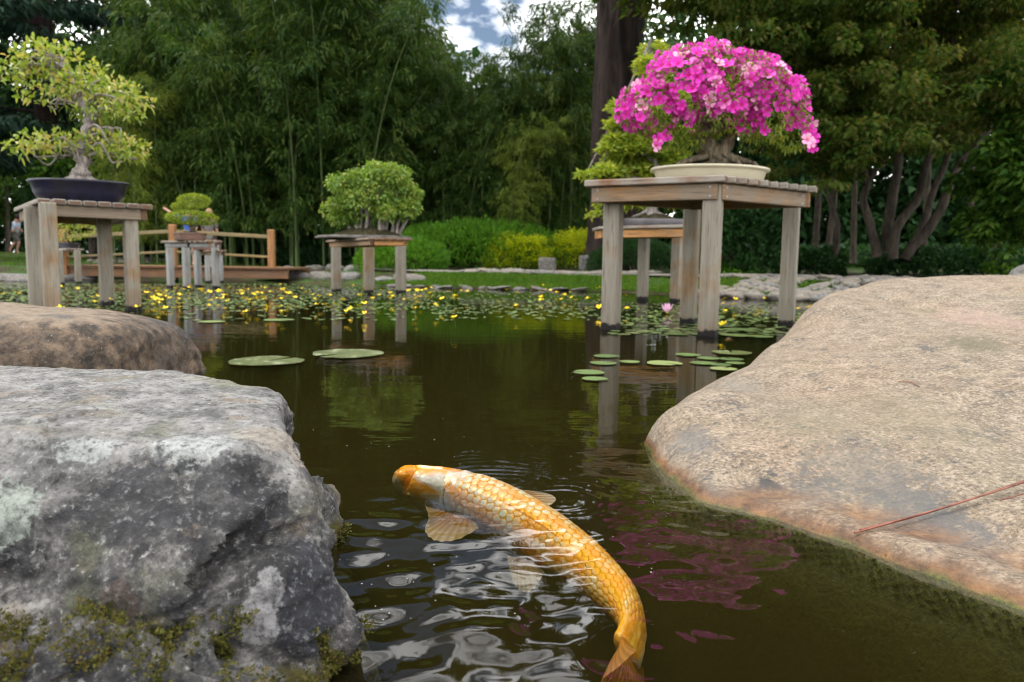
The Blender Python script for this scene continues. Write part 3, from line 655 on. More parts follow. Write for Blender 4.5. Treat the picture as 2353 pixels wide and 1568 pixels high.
for j in range(110):
    px = R_.uniform(930, 2000); q, n, t = shore_pt(px); w = q+n*R_.uniform(1.35, 2.3); s = R_.uniform(.09, .19)
    stone('stone', (SP+ST)[j % 11], (w[0], w[1], gz1(w[0], w[1])+.03), (s, s*.7, .04), path, .08)

# ------------------------------------------------------------ foliage helpers
def leaves(C, D, L_, Wd, six=False, droop=.25, seed=0, cup=.18):
    """leaf blades at C pointing along D"""
    r = np.random.default_rng(seed); n = len(C); C = np.asarray(C, float); D = np.asarray(D, float); D = D/(np.linalg.norm(D, axis=1)[:, None]+1e-9)
    L_ = np.broadcast_to(L_, (n,))*r.uniform(.65, 1.25, n); Wd = np.broadcast_to(Wd, (n,))*r.uniform(.75, 1.2, n)
    S = np.cross(D, r.normal(size=(n, 3))+np.array([0, 0, 1.2])); S /= np.linalg.norm(S, axis=1)[:, None]+1e-9; U = np.cross(S, D)
    T = C+D*L_[:, None]; T[:, 2] -= L_*droop
    if not six:
        a = C+D*(L_*.42)[:, None]; V = np.stack([C, a-S*(Wd*.5)[:, None]+U*(Wd*cup)[:, None], T, a+S*(Wd*.5)[:, None]+U*(Wd*cup)[:, None]], 1).reshape(-1, 3)
        return V, np.arange(4*n).reshape(-1, 4)
    a = C+D*(L_*.3)[:, None]; b = C+D*(L_*.68)[:, None]; b[:, 2] -= L_*droop*.45
    V = np.stack([C, a-S*(Wd*.45)[:, None]+U*(Wd*cup)[:, None], b-S*(Wd*.38)[:, None]+U*(Wd*cup)[:, None], T, b+S*(Wd*.38)[:, None]+U*(Wd*cup)[:, None], a+S*(Wd*.45)[:, None]+U*(Wd*cup)[:, None]], 1).reshape(-1, 3)
    i = np.arange(n)[:, None]*6; Fq = np.concatenate([i+np.array([[0, 1, 2, 5]]), i+np.array([[5, 2, 4, 5]])[:, :4]*0+i*0+np.array([[2, 3, 4, 5]])])
    return V, Fq
def shell(blobs, r, lo=.55, hi=1.05, up=0.):
    """points and outward directions in ellipsoids (cx,cy,cz,rx,ry,rz,n)"""
    C, D = [], []
    for (cx_, cy_, cz_, rx, ry, rz, n) in blobs:
        d = r.normal(size=(int(n), 3)); d /= np.linalg.norm(d, axis=1)[:, None]
        if up: d[:, 2] = np.where(d[:, 2] < -up, -d[:, 2], d[:, 2])
        k = r.uniform(lo**2, hi**2, int(n))**.5
        C.append(np.array([cx_, cy_, cz_])+d*k[:, None]*np.array([rx, ry, rz])); D.append(d*np.array([1/rx, 1/ry, 1/rz])*min(rx, ry, rz)+r.normal(size=d.shape)*.45)
    return np.concatenate(C), np.concatenate(D)
def clumpy(C, D, sc, thr, seed):
    n = fbm(C*sc+seed, 2); k = n > thr; return C[k], D[k]
def leafobj(name, C, D, L_, Wd, mat, parent=None, loc=None, **kw):
    V, Fq = leaves(C, D, L_, Wd, **kw); o = link(name, mk(name, V, Fq, mat, False), parent, loc); return o

# ------------------------------------------------------------ tables
def plan_corners(N_, L_, Rr): return N_+0, L_+0, Rr+0, (L_+Rr-N_)
def table(label, top, zt, zs, legs, n_planks, mats, legw=.088, plank_t=.032, group='wooden display tables standing in the pond', gap=.014, along=0, inset=.035):
    """top: picture points of near, left, right top corners at height zt; legs: picture points (px,py) of leg centres at the water"""
    N_, L_, Rr = [P(a, b, zt)[:2] for a, b in top]; Fa = L_+Rr-N_; c = (L_+Rr)/2
    t = thing('display_table', (c[0], c[1], 0), label, 'table', group)
    e1 = (L_-N_); e2 = (Rr-N_); l1, l2 = np.linalg.norm(e1), np.linalg.norm(e2); u1, u2 = e1/l1, e2/l2
    pm, am, lm = [M[x] for x in mats]
    if along == 1: e1, e2, l1, l2, u1, u2 = e2, e1, l2, l1, u2, u1
    w = l2/n_planks
    for i in range(n_planks):
        q = N_+e1*.5+u2*(w*(i+.5)); board('plank', pm, (l1+R_.uniform(-.006, .006), w-gap, plank_t+R_.uniform(-.002, .002)), frame((q[0], q[1], zt-plank_t/2+R_.uniform(-.0015, .0015)), (u1[0], u1[1], 0), 0), t, .005)
    h = zt-plank_t-.003-zs; zc = zs+h/2; th = .036
    A_ = N_+u1*inset+u2*inset; B_ = N_+u1*(l1-inset)+u2*inset; C2 = N_+u1*inset+u2*(l2-inset); D2 = N_+u1*(l1-inset)+u2*(l2-inset)
    for (a, b, sh) in ((A_, B_, 0), (C2, D2, 0), (A_, C2, 1), (B_, D2, 1)):
        d = b-a; ll = np.linalg.norm(d); d /= ll; n_ = np.array([-d[1], d[0]]); cc = (A_+D2)/2; n_ = n_ if n_@(cc-(a+b)/2) > 0 else -n_
        ll2 = ll-(2*th+.006 if sh else 0); q = (a+b)/2+n_*th/2
        bo = board('apron', am, (ll2, th, h), frame((q[0], q[1], zc), (d[0], d[1], 0), 0), t, .004)
        if ll*F/np.linalg.norm(q) > 250:
            for e in (-1, 1):
                for zz in (-.28, .28):
                    V, Fc_ = tube([(0, -.0015, 0), (0, .0025, 0)], .006, 10); s_ = link('screw', bpy.data.meshes.get('screw_head') or mk('screw_head', V, Fc_, M['screw'], False), bo)
                    loc = bo.matrix_basis.to_3x3().inverted() @ Vector((-n_[0], -n_[1], 0)); s_.location = (e*(ll2/2-.035), (1 if loc.y > 0 else -1)*(th/2+.0005), zz*h)
    for (px_, py_) in legs:
        q = P(px_, py_, 0); o = board('leg', lm, (legw, legw*R_.uniform(.96, 1.04), zt-plank_t-.004+.40), frame((q[0], q[1], (zt-plank_t-.004-.40)/2), (u1[0], u1[1], 0), 0), t, .006)
    return t, c, u1, u2
tR, cR, uR1, uR2 = table('large weathered wooden table carrying the pink azalea bonsai', [(1655.5, 402), (1334, 415), (1888, 430)], .796, .682, [(1626, 772), (1403, 757), (1581, 744), (1806, 750)], 10, ('plank', 'apron', 'leg'))
tL, cL, uL1, uL2 = table('wooden table with the blue pot standing behind the brown boulder', [(82, 455), (29, 477), (353, 471)], .717, .612, [(122, 726), (86, 716), (247, 702), (307, 713)], 8, ('plank', 'apron', 'leg'))
t3, c3, u31, u32 = table('wooden table under the bonsai forest on its stone slab', [(843, 546), (746, 553), (949, 548)], .555, .49, [(847, 674), (773, 671), (921, 674), (850, 667)], 6, ('plank_dark', 'apron_warm', 'leg'), .095, .022)
t4, c4, u41, u42 = table('small grey table under the two tiered yellow green bonsai', [(427, 553), (370, 554), (510, 553)], .545, .475, [(430, 665.5), (393, 663), (497, 664), (456, 661)], 7, ('plank_dark', 'apron_grey', 'leg_grey'), .07, .024)
t5, c5, u51, u52 = table('wooden table seen between the legs of the azalea table', [(1563, 521), (1363, 525), (1592, 516)], .705, .60, [(1552, 695), (1476, 690), (1398, 692), (1588, 687)], 6, ('plank', 'apron_warm', 'leg'), .09, .028)
t6, c6, u61, u62 = table('small wooden table half hidden behind the legs of the blue pot table', [(150, 571), (82, 573), (194, 572)], .47, .42, [(181, 653), (100, 652), (140, 656), (128, 650)], 6, ('plank', 'apron', 'leg'), .07, .024)
t7, c7, u71, u72 = table('dark brown table mostly hidden behind the small grey table', [(484, 575), (436, 576), (520, 575)], .46, .40, [(478, 651), (452, 650), (508, 650), (490, 648)], 5, ('plank_dark', 'apron', 'leg_grey'), .06, .024)

# ------------------------------------------------------------ pots
def lathe_pot(name, mat, c, prof, sx, sy, n=64, poly_=0, rz=0, parent=None):
    th = np.arange(n)*2*PI/n; V = []
    rr = np.ones(n)
    if poly_:
        a = (th % (2*PI/poly_))-PI/poly_; rr = math.cos(PI/poly_)/np.cos(a); rr = rr*.8+.2
        if poly_ == 4: th = th+0; rr = (np.abs(np.cos(th))**8+np.abs(np.sin(th))**8)**(-1/8)
    for (r, z) in prof: V.append(np.stack([r*sx*rr*np.cos(th), r*sy*rr*np.sin(th), np.full(n, z)], -1))
    V = np.concatenate(V); Fc_ = [tuple(f) for f in grid_faces(len(prof), n, True).tolist()]
    Fc_ += [tuple(range(n)), tuple(range(len(V)-n, len(V)))]
    me = mk(name, V, Fc_, mat); fixn(me); o = link(name, me, parent, c); o.rotation_euler[2] = rz; return o
def soilmound(parent, c, sx, sy, h, mat=None, name='soil', rz=0):
    rr = np.linspace(0, 1, 14); th = np.arange(40)*2*PI/40; V = []
    for r in rr: V.append(np.stack([sx*r*np.cos(th), sy*r*np.sin(th), np.full(40, h*(1-r*r))], -1))
    V = np.concatenate(V); V[:, 2] += .012*fbm(V*18+c[0], 3)*(1-np.repeat(rr, 40)**6); me = mk(name, V, grid_faces(14, 40, True), mat or M['soil']); o = link(name, me, parent, c); o.rotation_euler[2] = rz; return o
def loc_in(t, p): return Vector(p)-t.location

# ------------------------------------------------------------ azalea bonsai
PF = [(.86, 0), (.88, .006), (.90, .012), (.94, .058), (.95, .064), (1.0, .067), (1.01, .074), (1.0, .081), (.965, .081), (.95, .07)]
aC = W(1631, 405, 4.12)
az = thing('azalea_bonsai', (aC[0], aC[1], .798), 'pink flowering azalea bonsai in a shallow cream oval pot', 'bonsai')
sxp = 134/F*4.12
lathe_pot('pot', M['pot_cream'], (0, 0, 0), [(a, b*.95) for a, b in PF], sxp, sxp*.74, 72, 0, .12, az)
soilmound(az, (0, 0, .062), sxp*.93, sxp*.68, .03)
m = MT('azalea_petal'); o_ = m.obj(); d_ = m.dist(o_, (0, 0, 0), (1, 1, 0)); r = m.rnd(); pale = m.ramp(m.math('ADD', r, m.math('MULTIPLY', m.isl(), .12)), (.84, 0.), (1.04, 1.))
c = m.mix(pale, (.66, .035, .42), (.82, .40, .58)); c = m.mix(m.ramp(r, (0., .6), (.4, 0.)), c, (.62, .03, .38))
c = m.mix(m.ramp(d_, (.003, .9), (.014, 0.)), c, (.62, .015, .16)); c = m.mix(m.math('MULTIPLY', m.ramp(d_, (.026, 0.), (.036, 1.)), .12), c, (.9, .4, .75))
c = m.mix(.25, c, (.9, .12, .66)) if False else c
b = m.bsdf(c, .6, .15); tl = m.n('ShaderNodeBsdfTranslucent'); m.l(c, tl.inputs[0]); M['petal'] = m.done(m.mixs(.25, b, tl.outputs[0]))
M['azleaf'] = leaf_mat('azalea_leaf', [(.035, .08, .012), (.08, .15, .018), (.20, .28, .025), (.32, .36, .04)], .35, .45, 9)
def cloth_petal():
    m = MT('azalea_petal_inner'); c = m.ramp(m.noise(m.pos(), 30, 2), (.35, (.50, .02, .28)), (.5, (.66, .04, .42)), (.68, (.78, .22, .52))); b = m.bsdf(c, .45, .3); tl = m.n('ShaderNodeBsdfTranslucent'); m.l(c, tl.inputs[0]); return m.done(m.mixs(.35, b, tl.outputs[0]))
def flower_mesh(seed, R=.034, npet=5):
    r = np.random.default_rng(seed); Vs, Fs = [], []; n0 = 0
    for k in range(npet):
        a = 2*PI*k/npet+r.uniform(-.1, .1); ca, sa = math.cos(a), math.sin(a); lift = r.uniform(.1, .5); pr = R*r.uniform(.88, 1.1)
        rad = [.06, .38, .7, .92, 1.0]; wid = [.05, .18, .31, .27, .07]; q = []
        for i, (u, w) in enumerate(zip(rad, wid)):
            zc = pr*(lift*(u**1.1)-.35*max(0, u-.65)+.25*u)-.004
            for s in (-1, 0, 1):
                x = u*pr; y = s*w*pr*1.25; zz = zc+abs(s)*w*pr*.22
                q.append((x*ca-y*sa, x*sa+y*ca, zz))
        Vs += q
        for i in range(4):
            for s in (0, 1):
                b_ = n0+i*3+s; Fs.append((b_, b_+3, b_+4, b_+1))
        n0 += 15
    for k in range(3):
        a = r.uniform(0, 6.28); e = np.array([.35*math.cos(a), .35*math.sin(a), 1.])*R*.7; Vs += [(-.0008, 0, 0), (.0008, 0, 0), tuple(e)]; Fs.append((n0, n0+1, n0+2)); n0 += 3
    return mk('flower', np.array(Vs), Fs, M['petal'])
FL = [flower_mesh(s) for s in range(5)]
r = np.random.default_rng(5)
def azb(px, py, dy, rpx, rpy, rd, n): # ellipsoid from picture centre/radii at depth 4.12+dy
    c = W(px, py+12, 4.12+dy); k = (4.12+dy)/F*.95; return (c[0], c[1], c[2], rpx*k, rd, rpy*k, n)
AZ = [azb(1635, 240, -.06, 78, 58, .28, 1), azb(1600, 205, 0, 120, 100, .30, 1), azb(1690, 195, .02, 110, 78, .30, 1), azb(1500, 235, .0, 78, 55, .22, 1), azb(1760, 235, 0, 88, 75, .24, 1), azb(1630, 150, .02, 70, 52, .22, 1), azb(1820, 285, -.02, 40, 50, .12, 1), azb(1745, 170, .1, 60, 45, .15, 1), azb(1560, 150, .1, 62, 45, .15, 1)]
def insideany(C, bl, k=.86):
    f = np.zeros(len(C), bool)
    for b_ in bl: f |= (((C-np.array(b_[:3]))/np.array(b_[3:6]))**2).sum(1) < k*k
    return f
def surf(bl, n, r, lo=.93, hi=1.04):
    vol = np.array([b_[3]*b_[5]+b_[3]*b_[4] for b_ in bl]); C, D = shell([(*b_[:6], n*v/vol.sum()) for b_, v in zip(bl, vol)], r, lo, hi)
    k = ~insideany(C, bl, .88); return C[k], D[k]
C, D = surf(AZ, 26000, r, .80, 1.05); k = (C[:, 2] > W(1600, 318, 4.12)[2]+.03*fbm(C*7, 2)) | (C[:, 0] > W(1790, 300, 4.12)[0])
C, D = clumpy(C[k], D[k], 9., -.25, 3)
low = []
for (a_, b_) in ((1515, 330), (1540, 322), (1505, 322), (1560, 310), (1600, 320), (1575, 335), (1700, 300), (1790, 310), (1745, 295)):
    q = W(a_, b_, 4.05+R_.uniform(-.1, .15)); low.append((*q, .06, .06, .035, 90))
C2, D2 = shell(low, r)
o = leafobj('foliage', np.concatenate([C, C2])-np.array(az.location), np.concatenate([D, D2]), .026, .011, M['azleaf'], az, None, six=False); o['kind'] = 'stuff'
# flowers
C, D = surf(AZ, 6000, r, .96, 1.08); k = (C[:, 1] < 4.12+.18) & (C[:, 2] > W(1600, 300, 4.12)[2]); C, D = C[k], D[k]
den = fbm(C*4.5+5, 2)+.55*sstep((C[:, 2]-W(0, 330, 4.12)[2])/.45); C, D = C[den > .03], D[den > .03]
order = r.permutation(len(C)); chosen = []; extra = [(W(a_, b_, 4.0+R_.uniform(-.08, .08)), np.array([R_.uniform(-.4, .6), -1, .1])) for a_, b_ in ((1507, 335), (1511, 322), (1530, 312), (1862, 330), (1870, 318), (1866, 342), (1850, 312), (1858, 300), (1812, 290), (1830, 285), (1756, 300), (1700, 292), (1640, 268), (1560, 250), (1465, 285), (1470, 270), (1855, 322), (1845, 290), (1840, 270))]
for q, d_ in extra: chosen.append((q, d_))
for i in order:
    if len(chosen) >= 285: break
    q = C[i]
    if min(np.linalg.norm(q-c_[0]) for c_ in chosen) > .034: chosen.append((q, D[i]))
for i, (q, d_) in enumerate(chosen):
    o = link('flower', FL[i % 5], az); d_ = Vector(d_).normalized()*1.+Vector((0, -.35, .1)); o.location = loc_in(az, q); o.rotation_euler = (d_.to_track_quat('Z', 'Y').to_matrix() @ Matrix.Rotation(R_.uniform(0, 6.28), 3, 'Z')).to_euler(); s = R_.uniform(.8, 1.15); o.scale = (s, s, s)
fm, fs = [], []
for q, d_ in list(zip(C, D))[::4][:330]:
    me_ = FL[len(fm) % 5]; va_ = np.empty(len(me_.vertices)*3, np.float32); me_.vertices.foreach_get('co', va_); va_ = va_.reshape(-1, 3)*R_.uniform(.7, 1.05)
    d2_ = Vector(d_).normalized()+Vector((0, -.2, .1)); rm = np.array(d2_.to_track_quat('Z', 'Y').to_matrix() @ Matrix.Rotation(R_.uniform(0, 6.28), 3, 'Z'))
    cen_f = np.array([W(1640, 230, 4.12)[0], 4.12, W(1640, 250, 4.12)[2]]); qq = q+(cen_f-q)*R_.uniform(.02, .12); fm.append(va_@rm.T+qq-np.array(az.location))
mbf = MB()
for i, v_ in enumerate(fm): mbf.add(v_, [tuple(p_.vertices) for p_ in FL[i % 5].polygons])
M['petal2'] = m2_ = cloth_petal()
o = link('inner_blossom', mbf.mesh('inner_blossom', M['petal2']), az); o['kind'] = 'stuff'
# trunk, roots and branches
mb = MB(); tb_ = np.array(aC); tb_[2] = .798+.08
q0 = W(1650, 372, 4.12); fork = W(1612, 300, 4.12)
V, Fc_ = tube(spline([q0+[0, 0, -.03], q0+[.0, 0, .02], W(1628, 340, 4.10), W(1618, 315, 4.1), W(1610, 275, 4.1), W(1600, 220, 4.1)], 22), np.interp(np.arange(22), [0, 5, 12, 21], [.075, .058, .040, .022]), 14, .45, 1); mb.add(V, Fc_)
V, Fc_ = tube(spline([W(1655, 358, 4.1), W(1672, 330, 4.1), W(1680, 300, 4.12), W(1720, 240, 4.12)], 16), np.linspace(.045, .018, 16), 12, .4, 2); mb.add(V, Fc_)
for k in range(15):
    a = k/15*2*PI+R_.uniform(-.2, .2); l_ = R_.uniform(.10, .2)*(1.25 if abs(math.cos(a)) > .6 else .75)
    e = q0+np.array([math.cos(a)*l_, math.sin(a)*l_*.7, -.012]); mid = q0+np.array([math.cos(a+R_.uniform(-.3, .3))*l_*.55, math.sin(a)*l_*.4, .012])
    V, Fc_ = tube(spline([q0+[math.cos(a)*.03, math.sin(a)*.03, .035], mid, e, e+(e-mid)*.3+[0, 0, -.02]], 12), np.linspace(.024, .007, 12), 8, .5, k); mb.add(V, Fc_)
link('trunk', mb.mesh('trunk', M['bark_brown']), az, -az.location)
for b_ in AZ[:6]:
    for k in range(3):
        s_ = fork+np.array([R_.uniform(-.02, .12), 0, R_.uniform(-.03, .05)]); e = np.array(b_[:3])+np.array([R_.uniform(-.7, .7)*b_[3], R_.uniform(-.6, .6)*b_[4], R_.uniform(-.5, .2)*b_[5]])
        V, Fc_ = tube(spline([s_, (s_+e)/2+rng.normal(size=3)*.03, e], 9), np.linspace(.012, .004, 9), 6, .3, k); link('branch', mk('branch', V, Fc_, M['bark_brown']), az, -az.location)

# ------------------------------------------------------------ other bonsai
M['leaf_yel'] = leaf_mat('yellow_green_leaf', [(.08, .16, .02), (.18, .27, .03), (.34, .39, .07), (.46, .34, .15)], .4, .4, 6)
M['leaf_forest'] = leaf_mat('fresh_green_leaf', [(.05, .11, .015), (.10, .20, .025), (.18, .29, .045), (.32, .34, .07)], .35, .4, 5)
M['leaf_azbud'] = leaf_mat('lime_leaf', [(.08, .14, .008), (.18, .26, .014), (.30, .34, .03)], .3, .5, 12)
M['leaf_conif'] = leaf_mat('golden_conifer_leaf', [(.07, .15, .02), (.18, .28, .03), (.34, .40, .045), (.44, .44, .08)], .45, .5, 4)
def branchset(parent, pairs, r0, r1, mat, name='branch', bend=.04, n=9):
    for i, (s_, e) in enumerate(pairs):
        s_, e = np.array(s_), np.array(e); V, Fc_ = tube(spline([s_, (s_+e)/2+rng.normal(size=3)*bend, e], n), np.linspace(r0, r1, n), 7, .35, i); link(name, mk(name, V, Fc_, mat), parent, -parent.location)
# left bonsai in the blue pot
dL = 5.15; k5 = dL/F
bl = thing('bonsai_tree', tuple(np.r_[W(184, 460, dL)[:2], .719]), 'tall bonsai with layered yellow green leaves in a dark blue pot', 'bonsai')
sp5 = 101*k5
lathe_pot('pot', M['pot_blue'], (0, 0, 0), [(.70, 0), (.76, .0), (.78, .012), (.86, .035), (.93, .07), (.97, .125), (1.03, .132), (1.04, .142), (1.01, .148), (.96, .146), (.93, .12)], sp5, sp5*.72, 96, 0, .2, bl)
soilmound(bl, (0, 0, .125), sp5*.92, sp5*.66, .03)
tr_ = spline([W(184, 418, dL), W(187, 395, dL), W(192, 360, dL), W(190, 345, dL), W(200, 300, dL), W(204, 275, dL), W(193, 245, dL), W(180, 215, dL), W(165, 175, dL), W(150, 150, dL)], 44)
rad = np.interp(np.linspace(0, 1, 44), [0, .1, .2, .3, .6, 1], [.085, .05, .042, .036, .03, .01])*(1+.25*np.sin(np.arange(44)*1.7))
mb = MB(); V, Fc_ = tube(tr_, rad, 12, .5, 4); mb.add(V, Fc_)
for k in range(9):
    a = k/9*2*PI+.2; b0_ = W(184, 415, dL); e = b0_+np.array([math.cos(a)*.16, math.sin(a)*.1, -.015]); V, Fc_ = tube(spline([b0_+[0, 0, .03], (b0_+e)/2+[0, 0, .012], e], 8), np.linspace(.03, .008, 8), 8, .4, k); mb.add(V, Fc_)
link('trunk', mb.mesh('trunk', M['bark_bonsai']), bl, -bl.location)
def pb(px, py, dy, rx, ry, rd, n, d): c = W(px, py, d+dy); return (c[0], c[1], c[2], rx*(d+dy)/F, rd, ry*(d+dy)/F, n)
LB = [pb(75, 150, 0, 62, 34, .16, 260, dL), pb(150, 145, .0, 70, 34, .2, 330, dL), pb(120, 195, 0, 80, 34, .2, 300, dL), pb(210, 200, 0, 75, 38, .2, 320, dL), pb(285, 225, 0, 52, 34, .16, 230, dL), pb(110, 232, -.05, 50, 20, .16, 130, dL), pb(255, 262, 0, 62, 20, .18, 190, dL),
      pb(90, 334, 0, 62, 24, .16, 250, dL), pb(150, 330, -.05, 50, 26, .2, 190, dL), pb(255, 338, 0, 72, 32, .2, 330, dL), pb(60, 352, 0, 34, 18, .1, 90, dL), pb(300, 355, 0, 34, 24, .12, 110, dL), pb(30, 170, 0, 26, 18, .1, 60, dL), pb(90, 118, 0, 40, 18, .12, 100, dL)]
r = np.random.default_rng(8); TP = [(150, 160), (165, 175), (204, 275), (200, 300), (193, 245), (192, 360)]
for i, b_ in enumerate(LB):
    C, D = shell([(b_[0], b_[1], b_[2], b_[3], b_[4], b_[5]*.68, b_[6]*1.15)], r, .25, 1.2); k_ = fbm(C*9+i, 2) > -.10; C, D = C[k_], D[k_]; D[:, 2] += .35; C[:, 2] += .03*np.cos((C[:, 0]-b_[0])/b_[3]*2)
    o = leafobj('foliage', C-np.array(bl.location), D, .048, .022, M['leaf_yel'], bl, None, six=True, seed=i); o['kind'] = 'stuff'
    near = min(TP, key=lambda t: np.linalg.norm(W(*t, dL)-np.array(b_[:3]))); s_ = W(*near, dL)
    for k in range(3):
        e = np.array(b_[:3])+np.clip(rng.normal(size=3), -1, 1)*np.array(b_[3:6])*.4; V, Fc_ = tube(spline([s_, (s_*.6+e*.4)+rng.normal(size=3)*.035+[0, 0, .03], (s_*.25+e*.75)+rng.normal(size=3)*.03, e], 12), np.linspace(.011, .003, 12), 6, .3, k); link('branch', mk('branch', V, Fc_, M['bark_bonsai']), bl, -bl.location)
# bonsai forest on a slab
dF = float(c3[1]); kf = dF/F
fo = thing('bonsai_forest', (c3[0], c3[1], .557), 'group of small green trees on a thin rock slab forming one rounded crown', 'bonsai')
m = MT('slab_rock'); n = m.noise(m.pos(), 14, 6, .7); M['slab'] = m.done(m.bsdf(m.ramp(n, (.3, (.05, .045, .04)), (.7, (.17, .155, .14))), .85, .2, m.bump(n, .01)))
th = np.arange(36)*2*PI/36; rr = 1+.10*pn(np.stack([np.cos(th)*2, np.sin(th)*2, 0*th], -1)); V = []
for (s, z_) in ((.93, 0), (1, .004), (1.0, .018), (.94, .030), (.0, .034)): V.append(np.stack([.44*s*rr*np.cos(th), .34*s*rr*np.sin(th), z_+.006*pn(np.stack([np.cos(th)*3, np.sin(th)*3, 0*th+s], -1))], -1))
link('slab', fixn(mk('slab', np.concatenate(V), grid_faces(5, 36, True), M['slab'])), fo)
soilmound(fo, (.02, 0, .028), .34, .26, .085)
FB = [pb(798, 425, 0, 40, 38, .22, 1, dF), pb(850, 410, 0, 48, 42, .26, 1, dF), pb(895, 410, 0, 44, 42, .24, 1, dF), pb(925, 450, 0, 44, 44, .22, 1, dF), pb(785, 480, 0, 34, 36, .18, 1, dF), pb(850, 460, -.1, 60, 45, .22, 1, dF), pb(934, 482, 0, 32, 32, .15, 1, dF), pb(790, 500, -.05, 28, 18, .12, 1, dF), pb(895, 485, -.1, 46, 28, .18, 1, dF)]
r = np.random.default_rng(12); FB0 = list(FB); FB = []
for b_ in FB0:
    for k in range(9):
        d_ = r.normal(size=3); d_ /= np.linalg.norm(d_); d_[2] = abs(d_[2])-.25; q_ = np.array(b_[:3])+d_*np.array(b_[3:6])*.78; s_ = r.uniform(.05, .085); FB.append((*q_, s_, s_, s_*.8, 1))
C, D = shell([(*b_[:6], 150) for b_ in FB], r, .6, 1.15); C2, D2 = shell([(*b_[:6], 120) for b_ in FB0], r, .3, .9)
C = np.concatenate([C, C2]); D = np.concatenate([D, D2]); o = leafobj('foliage', C-np.array(fo.location), D, .030, .020, M['leaf_forest'], fo, None, seed=5); o['kind'] = 'stuff'
for (bx_, tx, ty) in ((805, 790, 440), (818, 812, 430), (826, 830, 400), (838, 842, 430), (850, 850, 410), (872, 862, 400), (878, 898, 400), (885, 912, 440), (902, 905, 430), (912, 932, 470), (835, 800, 480), (880, 880, 420), (815, 778, 480), (918, 945, 480)):
    b0_ = W(bx_, 532, dF+R_.uniform(-.12, .12)); e = W(tx, ty, dF+R_.uniform(-.1, .1)); V, Fc_ = tube(spline([b0_+[0, 0, -.02], b0_+(e-b0_)*.3+rng.normal(size=3)*.012, b0_+(e-b0_)*.65+rng.normal(size=3)*.02, e], 12), np.linspace(.019, .006, 12), 8, .3, bx_); link('trunk', mk('trunk', V, Fc_, M['bark_bonsai']), fo, -fo.location)
# two-tiered small bonsai
d4 = float(c4[1]); sm = thing('bonsai_tree', (c4[0], c4[1], .547), 'small dome shaped lime green bonsai in two tiers in a brown oval pot', 'bonsai')
s4 = 37*d4/F; lathe_pot('pot', M['pot_brown'], (0, 0, 0), [(a, b*1.0) for a, b in PF], s4, s4*.75, 48, 0, 0, sm); soilmound(sm, (0, 0, .065), s4*.9, s4*.66, .03)
SB = [pb(446, 462, 0, 35, 15, .15, 1, d4), pb(415, 475, 0, 18, 8, .12, 1, d4), pb(438, 500, -.04, 52, 14, .2, 1, d4), pb(472, 503, 0, 26, 12, .12, 1, d4), pb(404, 499, 0, 20, 11, .1, 1, d4)]
r = np.random.default_rng(14); C, D = surf(SB, 9000, r, .82, 1.03); D[:, 2] += .4
o = leafobj('foliage', C-np.array(sm.location), D, .022, .013, M['leaf_azbud'], sm, None); o['kind'] = 'stuff'
V, Fc_ = tube(spline([W(441, 540, d4), W(444, 528, d4), W(438, 515, d4), W(442, 490, d4), W(443, 470, d4)], 14), np.linspace(.035, .012, 14), 9, .4, 3); link('trunk', mk('trunk', V, Fc_, M['bark_brown']), sm, -sm.location)
branchset(sm, [(W(441, 520, d4), W(a, b, d4)) for a, b in ((405, 500), (475, 503), (420, 490), (460, 480))], .012, .005, M['bark_brown'])
# bonsai behind the left table
d6 = float(c6[1]); b6 = thing('bonsai_tree', (c6[0], c6[1], .472), 'low spreading bonsai in a slate pot half hidden behind the blue pot table', 'bonsai')
s6 = 40*d6/F; lathe_pot('pot', M['pot_slate'], (0, 0, 0), [(a, b*1.1) for a, b in PF], s6, s6*.7, 40, 4, 0, b6); soilmound(b6, (0, 0, .065), s6*.9, s6*.6, .03)
B6 = [pb(150, 535, 0, 44, 16, .2, 1, d6), pb(185, 528, 0, 34, 13, .15, 1, d6), pb(120, 520, 0, 36, 12, .15, 1, d6), pb(165, 515, 0, 30, 12, .15, 1, d6)]
C, D = surf(B6, 2600, r, .6, 1.05); o = leafobj('foliage', C-np.array(b6.location), D, .034, .02, M['leaf_yel'], b6, None); o['kind'] = 'stuff'
V, Fc_ = tube(spline([W(146, 555, d6), W(150, 545, d6), W(150, 530, d6)], 8), np.linspace(.03, .012, 8), 8, .4, 3); link('trunk', mk('trunk', V, Fc_, M['bark_brown']), b6, -b6.location)
# pot on the hidden table
d7 = float(c7[1]); b7 = thing('bonsai_pot', (c7[0], c7[1], .462), 'brown square pot on the dark table behind the small grey table', 'pot')
s7 = 30*d7/F; lathe_pot('pot_body', M['pot_brown'], (0, 0, 0), [(a, b*1.5) for a, b in PF], s7, s7*.8, 32, 4, 0, b7); soilmound(b7, (0, 0, .10), s7*.9, s7*.7, .03)
